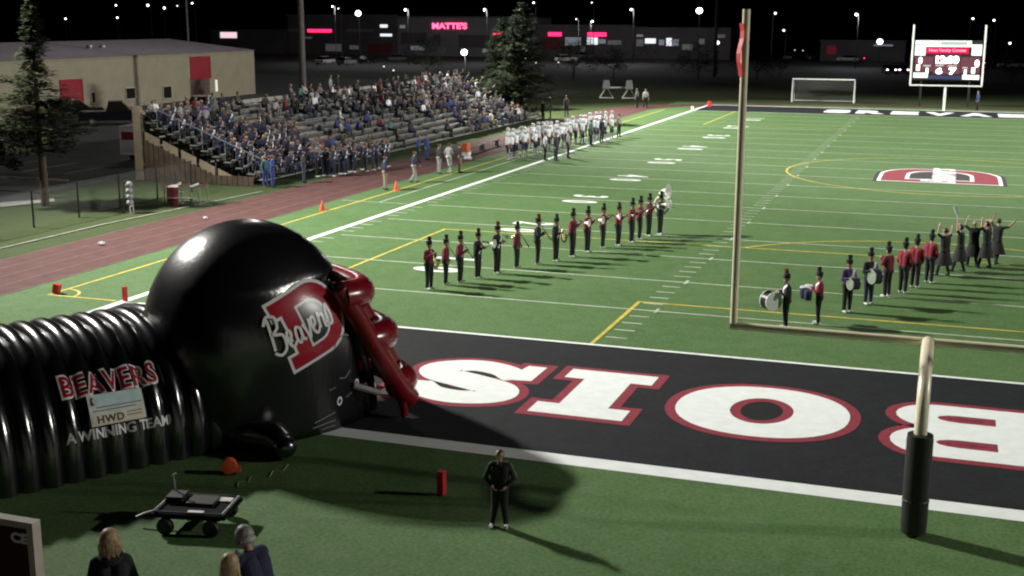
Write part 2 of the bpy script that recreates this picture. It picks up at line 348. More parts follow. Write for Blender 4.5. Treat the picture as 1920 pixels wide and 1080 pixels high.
# track: left straight, far bend
LANE = [-8.6, -7.53, -6.46, -5.39, -4.32]
def track_pts(x):
    rx = 24.4 - x; pts = [(x, -14.0), (x, 100.0)]
    for i in range(1, 33): q = math.pi*i/32; pts.append((24.4-rx*math.cos(q), 100.0+(rx*0.47+1.2)*math.sin(q)))
    return pts + [(48.8-x, -14.0)]
a, c = track_pts(LANE[0]), track_pts(LANE[4]); b = MB()
for i in range(len(a)-1): b.add([(*a[i], .006), (*c[i], .006), (*c[i+1], .006), (*a[i+1], .006)], [(0, 1, 2, 3)])
track = tag(b.build('track', M_TRACK), kind='structure')
for x in LANE:
    a, c = track_pts(x-.035), track_pts(x+.035); b = MB()
    for i in range(len(a)-1): b.add([(*a[i], .012), (*c[i], .012), (*c[i+1], .012), (*a[i+1], .012)], [(0, 1, 2, 3)])
    b.build('lane_line', mat('lane_paint', (0.13, 0.085, 0.075), .85, .3, 2), track)
sheet('grass_line', [(-10.55, 9), (-10.4, 9), (-10.3, 21.5), (-9.3, 33.5), (-9.45, 33.5), (-10.45, 21.5)], .004, mat('dimmed_line_paint', (.22, .23, .19), .9, .25, 2))  # line paint darkened in colour for the dim light left of the track
# lot, road, walk on the left; far lots
lot = sheet('parking_lot', [(-19.5, 29), (-19.2, 130), (-90, 160), (-140, 120), (-140, 29)], .0, M_ASPH)
sheet('road', [(-140, 24), (-20, 24), (-17.3, 28.6), (-140, 28.6)], .004, M_ASPH)
sheet('pavement', [(-40, 22.2), (-19, 22.2), (-17.0, 26.6), (-17.7, 27.4), (-20, 24.2), (-40, 24.2)], .012, M_CONC)
b = MB(); b.box((-30, 33.2, .03), (17, .25, .13)); b.box((-62, 33.4, .03), (40, .25, .13)); tag(b.build('kerb', M_CONC), kind='structure')
for k in range(6): sheet('parking_line', rect(-24-3*k, 36, -23.88-3*k, 41), .005, M_LINE, None)
far_lot = sheet('far_parking_lot', rect(-260, 172, 240, 258), .0, mat('old_asphalt', (.028, .029, .03), .9, .3, .2))
# ------------------------------------------------------------------ floodlight poles
M_LAMPGLASS = mat('flood_glass', (0.9, 0.9, 0.85), .2, 0, emit=(1.0, .97, .9), estr=8.0)
def floodlight(x, y, h, watt, n, aim, cone_deg, blend, label):
    t = thing('floodlight_pole', label, 'floodlight', (x, y, 0), 0, 'stadium floodlight poles')
    b = MB(); b.tube([(0, 0, -.2), (0, 0, h)], [.34, .2], 12); b.build('pole', mat('weathered_pole', (.09, .085, .08), .8, .2, 3), t, True)
    for k in range(3):
        b = MB(); b.box((0, 0, h-.6-1.1*k), (.14, 6.0, .14)); b.build('crossarm', M_DARKMET, t)
        for j in range(5):
            yy = -2.6+1.3*j; sgn = 1 if x < 0 else -1
            b = MB(); b.lathe([(.1, 0), (.32, .1), (.4, .45), (.38, .5)], (sgn*.2, yy, h-.6-1.1*k), 10, 'x')
            if sgn < 0: b.v = [(2*(-.2)-v[0], v[1], v[2]) for v in b.v]
            b.build('lamp_head', M_LAMPGLASS, t)
    for j in range(n):
        L = bpy.data.lights.new('flood_beam', 'SPOT'); L.energy = watt; L.color = (1.0, .965, .90); L.spot_size = R(cone_deg); L.spot_blend = blend; L.shadow_soft_size = .6
        lo = bpy.data.objects.new('flood_beam', L); COL.objects.link(lo)
        p = Vector(((1.3 if x < 0 else -1.3), (j-(n-1)/2)*1.5, h-1.6)); lo.parent = t; lo.location = p
        lo.rotation_euler = (Vector((aim[0]-x, aim[1]-y, 0))-p).to_track_quat('-Z', 'Y').to_euler()
def spill(x, y, h, watt):
    L = bpy.data.lights.new('flood_spill', 'POINT'); L.energy = watt; L.color = (1.0, .965, .90); L.shadow_soft_size = .8
    lo = bpy.data.objects.new('flood_spill', L); COL.objects.link(lo); lo.location = (x-1.5, y, h-4.2)
    for o in COL.objects:
        if o.name.startswith('floodlight_pole') and abs(o.location.x-x) < 1 and abs(o.location.y-y) < 1: lo.parent = o; lo.location = (-1.5, 0, h-4.2)
for a, lab in zip(FLOODS, ('tall floodlight pole behind the near end of the visitor bleachers', 'thick dark floodlight pole rising behind the visitor bleachers',
                           'floodlight pole on the home side beside the near end zone', 'floodlight pole on the home side near the scoreboard end')): floodlight(*a, lab)
spill(-36.0, 17.5, 33.5, 6000); spill(-36.0, 86.5, 33.5, 7000)
# ------------------------------------------------------------------ inflatable tunnel and helmet
DV = Vector((.544, .839, 0)); NV = Vector((-.839, .544, 0)); B0 = Vector((10.49, -2.16, 0)); TW, TH = 2.5, 2.7
PITCHR = 0.43
def tun(s, th, off=0.0):
    """point on the ribbed tunnel; th=0 near ground edge .. pi far edge"""
    k = abs(math.sin(math.pi*s/PITCHR))**.65
    r = 0.945 + 0.055*k; c = B0 + DV*s + NV*TW
    e = 0.86
    cx, sz = math.cos(th), math.sin(th)
    cx = math.copysign(abs(cx)**e, cx); sz = abs(sz)**e
    return c - NV*((TW*r+off)*cx) + Vector((0, 0, (TH*r+off)*sz))
tunnel = thing('inflatable_helmet_tunnel', 'giant black inflatable football helmet with red facemask and ribbed entry tunnel', 'inflatable', (9.0, 0, 0))
def tb(mb, name, m, parent, smooth=True):
    mb.v = [(v[0]-9.0, v[1], v[2]) for v in mb.v]; return mb.build(name, m, parent, smooth)
nr = 17
for k in range(-nr, 1):
    b = MB(); NS, NT = 8, 40; s0 = k*PITCHR
    if s0 > 0.3: continue
    vs = [tun(s0+PITCHR*i/NS, math.pi*j/NT) for i in range(NS+1) for j in range(NT+1)]
    fs = [(i*(NT+1)+j, i*(NT+1)+j+1, (i+1)*(NT+1)+j+1, (i+1)*(NT+1)+j) for i in range(NS) for j in range(NT)]
    b.add(vs, fs); o = tb(b, 'tunnel_rib', M_RIB, tunnel)
# helmet shell, local frame f (forward) l (left) z
HC = Vector((10.3, .4, 0)); F0, HA, HB, HZ, HT = -.38, 2.28, 2.08, 1.95, 2.62
def hloc(f, l, z): return HC + DV*f + NV*l + Vector((0, 0, z))
def hfac(z):
    return math.sqrt(max(0.0, 1-((z-HZ)/HT)**2)) if z > HZ else 0.90+0.10*(z/HZ)**.7
def ext(z): return .85*max(0, min(1, (3.25-z)/1.1))
def hsurf(f, z, off=0.0):
    """near side (right side of the helmet)"""
    k = hfac(z); a, b_ = (HA if f < F0 else HA+ext(z))*k, HB*k; u = max(-1, min(1, (f-F0)/a)); l = -b_*(1-abs(u)**2.3)**(1/2.3)
    return hloc(f, l-off, z)
def fedge(z): return 2.15-0.40*z
shell = MB(); ZS = [0.0, .25, .5, .8, 1.1, 1.4, 1.7, 2.0, 2.3, 2.6, 2.9, 3.15, 3.3, 3.45, 3.6, 3.8, 4.0, 4.2, 4.35, 4.45, 4.52, 4.56]; NP = 72
rows = []
for z in ZS:
    k = hfac(z); a, b_ = HA*k, HB*k; row = []
    ph0 = 0.0
    if z <= 3.3:
        u = max(-1, min(1, (fedge(z)-F0)/(a+ext(z)*k))); ph0 = math.acos(u) if u < 1 else 0.0
        ph0 = max(ph0, 0.05)
    for i in range(NP+1):
        q = ph0 + (2*math.pi-2*ph0)*i/NP; c, s = math.cos(q), math.sin(q); e = 2/2.3
        f = F0 + (a if c < 0 else a+ext(z)*k)*math.copysign(abs(c)**e, c); l = b_*math.copysign(abs(s)**e, s)
        row.append(hloc(f, l, z))
    rows.append(row)
vs = [p for r_ in rows for p in r_]; n1 = NP+1
fs = [(i*n1+j, i*n1+j+1, (i+1)*n1+j+1, (i+1)*n1+j) for i in range(len(rows)-1) for j in range(NP)]
fs.append(tuple((len(rows)-1)*n1+j for j in range(NP)))
shell.add(vs, fs)
so = tb(shell, 'helmet_shell', M_SHELL, tunnel)
md = so.modifiers.new('thick', 'SOLIDIFY'); md.thickness = .14; md.offset = -1
# rolled rim round the face opening
rim = [hloc(*p) for p in ()]
for sgn in (-1, 1):
    pts = []
    for z in (0.05, .5, 1.1, 1.7, 2.3, 2.9, 3.25):
        k = hfac(z); a, b_ = HA*k, HB*k; u = (fedge(z)-F0)/(a+ext(z)*k); l = b_*(1-min(1, abs(u))**2.3)**(1/2.3); pts.append(hloc(fedge(z)+.02, sgn*l, z))
    b = MB(); b.tube(pts, .1, 10); tb(b, 'face_opening_rim', M_VINYL, tunnel)
# facemask
def hoop(z0, f0, z1, f1, w0=1.86, r=.21, n=28):
    pts = []
    for i in range(n+1):
        q = math.pi*i/n; c, s = math.cos(q), math.sin(q)
        k = abs(s)**.62; pts.append(hloc(f0+(f1-f0)*k, -w0*math.copysign(abs(c)**.62, c), z0+(z1-z0)*k))
    return pts
for z0, f0, z1, f1, r in ((3.0, .92, 3.0, 1.74, .34), (1.95, 1.45, 1.95, 2.36, .35), (.8, 2.15, .82, 2.82, .31)):
    b = MB(); b.tube(hoop(z0, f0, z1, f1, 1.86, r), r, 14); tb(b, 'facemask_bar', M_REDVINYL, tunnel)
for sgn in (-1, 1):
    b = MB(); b.tube([hloc(*p) for p in ((.85, sgn*1.9, 3.2), (1.25, sgn*1.98, 2.5), (1.75, sgn*2.0, 1.6), (2.3, sgn*1.96, .72), (2.62, sgn*1.85, .4))], [.2, .22, .23, .25, .25], 12); tb(b, 'facemask_bar', M_REDVINYL, tunnel)
    b = MB(); b.tube([hloc(*p) for p in ((1.5, sgn*.85, 3.05), (1.85, sgn*.9, 2.5), (2.15, sgn*.95, 1.95), (2.45, sgn*.95, 1.4), (2.8, sgn*.9, .8))], .28, 12); tb(b, 'facemask_bar', M_REDVINYL, tunnel)
    b = MB(); b.tube([hloc(*p) for p in ((2.35, sgn*1.95, .7), (2.4, sgn*1.98, .05))], [.13, .09], 10); tb(b, 'facemask_foot', M_REDVINYL, tunnel)
# chin strap stub
b = MB(); b.tube([hsurf(1.2, .95, .03), hloc(1.75, -2.0, .72)], .07, 8); tb(b, 'chin_strap', mat('grey_strap', (.3, .28, .28), .6, .1), tunnel)
# helmet print: D, script, ear holes, chin fastener strokes
M_PW = mat('white_print', (.78, .78, .78), .3, 0); M_PR = mat('red_print', (.36, .012, .03), .22, .08, 6); M_PK = mat('black_print', (.012, .012, .016), .3, 0)
def hmap(cx, cz, ang, sc, off):
    ca, sa = math.cos(ang), math.sin(ang)
    def fn(v):
        x, y = v.x*sc, v.y*sc; p = hsurf(cx+x*ca-y*sa, cz+x*sa+y*ca, off); return (p.x-9.0, p.y, p.z)
    return fn
def VD(o=0):
    right = [(1.0-.0+.0, 0)]
    out = [(0, 0), (.62, 0)] + [(.62+.42*math.sin(math.pi*i/14), .5-.5*math.cos(math.pi*i/14)) for i in range(1, 14)] + [(.62, 1), (0, 1), (0, .8), (.14, .8), (.14, .2), (0, .2)]
    return out
def VDin(): return [(.40, .22), (.56, .22)] + [(.56+.22*math.sin(math.pi*i/10), .5-.28*math.cos(math.pi*i/10)) for i in range(1, 10)] + [(.56, .78), (.40, .78)]
DM = lambda off: hmap(-.34, 1.62, R(21), 1.5, off)
flat('logo_border', refine(poly2d([VD()], .045), .05), DM(.010), M_PW, tunnel)
flat('logo_letter', refine(poly2d([VD()], 0), .05), DM(.016), M_PR, tunnel)
flat('logo_border', refine(poly2d([VDin()], .035), .05), DM(.022), M_PW, tunnel)
flat('logo_counter', refine(poly2d([VDin()], 0), .05), DM(.028), M_PK, tunnel)
SCR = [  # strokes of the script word, letter by letter
 [(0.05, .15), (.12, .55), (.18, .95), (.0, .85), (.22, 1.02), (.48, .92), (.42, .68), (.2, .56), (.5, .45), (.46, .12), (.2, 0), (-.02, .12)],
 [(.58, .2), (.78, .3), (.78, .46), (.66, .44), (.62, .18), (.74, .04), (.92, .14)],
 [(1.18, .4), (1.04, .44), (.96, .2), (1.04, .04), (1.18, .22), (1.2, .42), (1.18, .12), (1.3, .06)],
 [(1.34, .44), (1.42, .2), (1.46, .02), (1.58, .3), (1.62, .5)],
 [(1.66, .2), (1.84, .3), (1.84, .46), (1.72, .44), (1.68, .18), (1.8, .04), (1.96, .16)],
 [(1.98, .1), (2.06, .48), (2.08, .4), (2.22, .4), (2.2, .1), (2.3, .06)],
 [(2.3, .1), (2.5, .56), (2.56, .3), (2.5, .06), (2.34, .08)]]
for st in SCR:
    p = [Vector((x*.66+.02, y*.92)) for x, y in smooth_path(st, 7)]; vs, fs = [], []
    for i in range(len(p)):
        t_ = (p[min(i+1, len(p)-1)]-p[max(i-1, 0)]).normalized(); nn = Vector((-t_.y, t_.x))*.034
        for q in (p[i]+nn, p[i]-nn): vs.append(Vector((q.x, q.y, .036+.0005*i)))
        if i: fs.append((2*i-2, 2*i-1, 2*i+1, 2*i))
    fnn = [hmap(-.80, 1.98, R(19), .90, v.z)(v) for v in vs]; b = MB(); b.add(fnn, fs); b.build('logo_script', M_PW, tunnel)
for f, z, r_ in ((.80, .68, .085), (1.30, .98, .08)):
    flat('ear_hole', poly2d([ellipse(0, 0, r_*.85, r_*1.25, 20), ellipse(0, 0, r_*.45, r_*.7, 16)]), hmap(f, z, 0, 1, .014), M_PW, tunnel)
M_PG = mat('grey_print', (.20, .21, .22), .5, 0)
for pts, wd in (([(.62, 1.95), (.72, 2.12), (.9, 2.18), (1.02, 2.14)], .035), ([(.78, 1.22), (.95, 1.2), (1.08, 1.34)], .03), ([(.5, 1.0), (.68, 1.03)], .02), ([(.15, .32), (.45, .4), (.68, .45)], .03), ([(.1, .2), (.4, .24), (.7, .26)], .03), ([(.35, .12), (.7, .14)], .02), ([(.98, .72), (1.15, .8)], .02)):
    p = smooth_path(pts, 5); flat('print_stroke', refine(poly2d([band(p, [wd]*len(p))]), .06), hmap(0, 0, 0, 1, .014), M_PG, tunnel)
# tunnel print
def tmap(s_of, z_of, off):
    def fn(v):
        z = max(.03, z_of(v)); th = math.asin(min(1, (z/TH)**(1/.86))); p = tun(s_of(v), th, off); return (p.x-9.0, p.y, p.z)
    return fn
TXT = [('BEAVERS', -2.86, -.94, 1.60, 2.02, 0.035, M_PR), ]
vf = refine(stretch(text2d('BEAVERS', offset=.055, spacing=1.12), -2.89, 1.60, -.91, 2.03), .06); flat('banner_lettering', vf, tmap(lambda v: v.x, lambda v: v.y, .014), M_PW, tunnel)
vf = refine(stretch(text2d('BEAVERS', offset=.015, spacing=1.12), -2.85, 1.635, -.95, 1.995), .06); flat('banner_lettering', vf, tmap(lambda v: v.x, lambda v: v.y, .022), M_PR, tunnel)
vf = refine(stretch(text2d('A WINNING TEAM', offset=.03), -2.95, .79, -.86, 1.0), .06); flat('banner_lettering', vf, tmap(lambda v: v.x, lambda v: v.y, .014), M_PW, tunnel)
# sponsor banner hung on the tunnel
ban = thing('sponsor_banner', 'pale sponsor banner lettered HWD fixed to the black tunnel side', 'banner', (9.0, 0, 0))
def bmapf(off):
    def fn(v):
        a = tun(-2.45, math.asin((v.y/TH)**(1/.86)), .05+off); c = tun(-1.33, math.asin((v.y/TH)**(1/.86)), .05+off); t = (v.x+2.45)/1.12; p = a.lerp(c, t); p -= NV*.04; return (p.x-9.0, p.y, p.z)
    return fn
gv = [(-2.45+1.12*i/8, 1.04+.57*j/8) for i in range(9) for j in range(9)]
gvf = ([Vector((x, y, 0)) for x, y in gv], [(i*9+j, (i+1)*9+j, (i+1)*9+j+1, i*9+j+1) for i in range(8) for j in range(8)])
flat('banner_sheet', gvf, bmapf(0), mat('banner_cloth', (.58, .60, .55), .5, .1, 5), ban)
def brect(x0, y0, x1, y1): return refine(([Vector((x0, y0, 0)), Vector((x1, y0, 0)), Vector((x1, y1, 0)), Vector((x0, y1, 0))], [(0, 1, 2, 3)]), .15)
flat('banner_stripe', brect(-2.3, 1.40, -1.36, 1.58), bmapf(.006), mat('banner_teal', (.46, .64, .65), .5, .1, 5), ban)
flat('banner_stripe', brect(-2.42, 1.06, -1.36, 1.24), bmapf(.006), mat('banner_cream', (.66, .60, .42), .5, .1, 5), ban)
for y0, x0, x1 in ((1.36, -2.3, -1.38), (1.30, -2.38, -1.5), (1.20, -1.7, -1.4), (1.14, -1.72, -1.4)): flat('banner_rule', brect(x0, y0, x1, y0+.022), bmapf(.012), mat('banner_blue', (.10, .18, .24), .5, 0), ban)
flat('banner_rule', refine(poly2d([[(-2.4, 1.42), (-2.33, 1.42), (-2.36, 1.5), (-2.33, 1.56), (-2.38, 1.56)]]), .1), bmapf(.012), M_PK, ban)
flat('banner_lettering', refine(stretch(text2d('HWD', offset=.03, spacing=1.15), -2.32, 1.08, -1.78, 1.22), .1), bmapf(.012), M_PK, ban)
# inflation tube and blower by the tunnel foot
b = MB(); b.tube([(10.75, -1.75, .3), (11.2, -1.7, .32), (11.75, -1.75, .33), (12.05, -1.95, .3)], [.2, .34, .36, .26], 14); b.ball((12.08, -1.98, .28), (.26, .26, .24), 12, 8)
b2 = b; b2.v = [(v[0]-9, v[1], v[2]) for v in b2.v]; b2.build('inflation_tube', M_VINYL, tunnel, True)
blw = thing('air_blower', 'small red air blower on the turf under the black inflatable', 'blower', (G(430, 888).x, G(430, 888).y, 0), .5)
b = MB(); b.lathe([(.02, -.14), (.2, -.12), (.22, 0), (.2, .12), (.02, .14)], (0, 0, .23), 14, 'y'); blw.scale = (.75,)*3; b.build('blower_housing', M_PINK, blw, True)
b = MB(); b.box((.2, 0, .12), (.22, .16, .14)); b.build('outlet', M_PINK, blw); 
for y in (-.12, .12): b = MB(); b.box((0, y, .015), (.36, .05, .03)); b.build('foot_rail', M_BLACK, blw)
for i, (a, c_, lab) in enumerate((((445, 915), (470, 895), 'pale cord lying on the dark turf nearest the red blower'), ((505, 895), (540, 872), 'pale cord lying on the dark turf beside the inflation tube'))):
    p, q = G(*a), G(*c_); m_ = (p+q)/2; b = MB(); b.tube([(p.x, p.y, .012), (m_.x-.1, m_.y-.05, .012), (m_.x+.08, m_.y+.03, .012), (q.x, q.y, .012)], .012, 6); tag(b.build('cord', mat('cord_beige', (.25, .24, .18), .8, .1)), lab, 'cord')
# ------------------------------------------------------------------ goal posts
def goalpost(label, y, base_dy, xs, zc, top, m, pad, ztop_r=None):
    xm = (xs[0]+xs[1])/2; t = thing('goal_post', label, 'goal post', (xm, y+base_dy, 0), 0, 'football goal posts')
    hw = (xs[1]-xs[0])/2; dy = -base_dy
    b = MB(); pts = [(0, 0, -.1), (0, 0, zc*.62)]
    for i in range(1, 9): q = math.pi/2*i/8; pts.append((0, dy*(1-math.cos(q)), zc*.62+(zc*.38-.0)*math.sin(q)))
    if abs(dy) < .2: pts = [(0, 0, -.1), (0, 0, zc)]
    b.tube(pts, .112 if pad else .12, 14); b.build('post', m, t, True)
    b = MB(); b.tube([(-hw-.06, dy, zc), (hw+.06, dy, zc)], .08, 12); b.build('crossbar', m, t, True)
    for sx in (-1, 1):
        b = MB(); b.tube([(sx*hw, dy, zc+.05), (sx*hw, dy, top)], .07 if pad else .09, 12); u = b.build('upright', m, t, True)
        if not pad: continue
        b = MB(); n = 7; pts = [(sx*hw-.075+.03*math.sin(i*1.1), dy-.03-.02*i/6, top-.25-.95*i/n) for i in range(n+1)]
        for i in range(n): 
            p, q = pts[i], pts[i+1]; b.add([(p[0]-.045, p[1]+.03, p[2]), (p[0]+.04, p[1]-.06, p[2]), (q[0]+.04, q[1]-.06, q[2]), (q[0]-.045, q[1]+.03, q[2])], [(0, 1, 2, 3)])
        rb = b.build('wind_ribbon', M_PYLON, u); sd = rb.modifiers.new('t', 'SOLIDIFY'); sd.thickness = .004
    if pad:
        b = MB(); b.lathe([(.10, .05), (.215, .05), (.225, .2), (.225, 1.75), (.215, 1.85), (.12, 1.86)], (0, 0, 0), 20); p = b.build('post_pad', M_BLACK, t, True)
        b = MB(); b.lathe([(.226, .62), (.232, .63), (.232, .66), (.226, .67)], (0, 0, 0), 20); b.build('pad_strap', M_DARKMET, p)
    return t
goalpost('yellow goal post with black padded base beside the near end zone', -.02, -1.55, (20.83, 27.93), 3.12, 9.05, M_POST, True)
goalpost('small white goal post standing in front of the scoreboard', 109.7, 0.12, (20.22, 26.98), 2.48, 8.45, M_WPAINT, False)
# ------------------------------------------------------------------ pylons and cones
def pylon(px, py, label, h=.46, wdt=.12, leaning=0, m=M_PYLON, grp='red field pylons'):
    p = G(px, py); t = thing('pylon', label, 'pylon', (p.x, p.y, 0.0), random.uniform(-.4, .4), grp)
    b = MB(); b.box((0, 0, h/2+.02), (wdt, wdt, h)); b.build('pylon_body', m, t); b = MB(); b.box((0, 0, .012), (wdt*.8, wdt*.8, .024)); b.build('weighted_base', M_BLACK, t)
    if leaning: t.rotation_euler.y = leaning
pylon(828, 928, 'red pylon standing on the turf beside the boy in dark clothes', .46, .13)
pylon(235, 565, 'red pylon on the sideline where it meets the goal line', .46, .12)
pylon(105, 550, 'red pylon at the yellow corner arc beside the track', .3, .2, .25)
pylon(1330, 200, 'tiny red pylon at the far end of the sideline', .55, .3, 0, M_PYLON)
pylon(1298, 207, 'tiny pale pylon on the sideline before the far end zone', .4, .25, 0, M_WPAINT)
def cone(px, py, label):
    p = G(px, py); t = thing('traffic_cone', label, 'cone', (p.x, p.y, 0), 0, 'orange cones by the track')
    b = MB(); b.box((0, 0, .02), (.34, .34, .04)); b.build('cone_base', M_PINK, t); b = MB(); b.lathe([(.14, .04), (.09, .25), (.03, .48), (.02, .49)], (0, 0, 0), 14); b.build('cone_body', M_PINK, t, True)
cone(605, 395, 'orange cone on the yellow line nearer the inflatable helmet'); cone(743, 357, 'orange cone in front of the men at the track edge')
# ------------------------------------------------------------------ visitor bleachers
BX0, BX1, BY0, BY1, NR = -10.2, -18.0, 35.2, 84.5, 11
RD = (BX0-BX1)/NR
def row_x(i): return BX0 - RD*(i+.5)
def row_z(i): return .35 + .285*i
M_BROWN = mat('brown_boards', (.075, .052, .032), .85, .2, 2.5); M_TAN = mat('tan_panel', (.26, .21, .15), .8, .1, 2); M_UNDER = mat('bleacher_frame_steel', (.05, .05, .05), .7, .2, 3)
bl = thing('bleachers', 'long visitor bleachers with aluminium planks, filled with people, beside the track', 'bleachers', (BX0, BY0, 0))
def bb(mb, name, m): mb.v = [(v[0]-BX0, v[1]-BY0, v[2]) for v in mb.v]; return mb.build(name, m, bl)
secs = [(BY0, 47.2), (48.2, 59.6), (60.6, 72.0), (73.0, BY1)]
for i in range(NR):
    for (a, c_) in secs:
        m1 = MB(); m1.box((row_x(i)-.16, (a+c_)/2, row_z(i)+.40), (.27, c_-a, .05)); bb(m1, 'seat_plank', M_ALU)
    m1 = MB(); m1.box((row_x(i)+.16, (BY0+BY1)/2, row_z(i)-.025), (.46, BY1-BY0, .05)); bb(m1, 'foot_plank', M_ALU)
    m1 = MB(); m1.box((row_x(i)-.34, (BY0+BY1)/2, row_z(i)+.14), (.03, BY1-BY0, .2)); bb(m1, 'riser', M_UNDER)
for k in range(14):
    y = BY0+.4+(BY1-BY0-.8)*k/13; m1 = MB()
    for i in range(0, NR, 2): m1.box((row_x(i)-.1, y, row_z(i)/2), (.08, .08, max(.1, row_z(i)-.06)))
    m1.tube([(BX0-.1, y, .22), (BX1, y, row_z(NR-1)-.15)], .05, 6); bb(m1, 'support_frame', M_UNDER)
for (a, c_) in ((BY0, 52.0), (52.06, 68.5), (68.56, BY1)):
    m1 = MB(); m1.box((BX1-.22, (a+c_)/2, row_z(10)/2+.3), (.07, c_-a, row_z(10)+.9-.3)); bb(m1, 'back_panel', mat('back_panel_grey', (.30, .28, .25), .8, .15, 1.5))
m1 = MB(); m1.box((BX1-.05, BY0-.1, 2.06), (.5, .26, 4.1)); bb(m1, 'end_column', M_TAN)
for k in range(22):      # boarded end wall under the stand
    x = BX1+.4+.33*k; h = max(.5, row_z((BX0-x)/RD-.5)-.95); m1 = MB()
    if x > BX0-.7: break
    m1.box((x, BY0-.12-.012*(k % 2), h/2), (.30, .04, h)); bb(m1, 'end_slat', M_BROWN)
for k in range(6):
    x0 = BX1+.35+1.15*k; h = row_z((BX0-x0)/RD-.9)-.95; m1 = MB(); x1 = x0+.95
    if x1 > BX0-.6: break
    m1.add([(x0, BY0-.1, h+.02), (x1, BY0-.1, h-.40), (x1, BY0-.1, h+.18), (x0, BY0-.1, h+.58)], [(0, 1, 2, 3)]); m1.add([(x0, BY0-.06, h+.02), (x1, BY0-.06, h-.40), (x1, BY0-.06, h+.18), (x0, BY0-.06, h+.58)], [(3, 2, 1, 0)]); bb(m1, 'end_panel', M_TAN)
m1 = MB(); m1.tube([(BX0+.05, BY0+.1, 0), (BX0+.05, BY0+.1, 1.35), (BX1, BY0+.1, row_z(10)+1.15)], .03, 6)
for i in range(1, NR, 2): m1.tube([(row_x(i), BY0+.1, row_z(i)), (row_x(i), BY0+.1, row_z(i)+1.15)], .022, 6)
bb(m1, 'guard_rail', M_GALV)
m1 = MB(); m1.box((BX1+1.2, BY1+3.4, .62), (.1, 7.6, 1.1)); tag(m1.build('barrier', mat('pale_barrier', (.42, .44, .42), .7, .1, 2)), 'pale solid barrier past the far end of the bleachers', 'barrier')
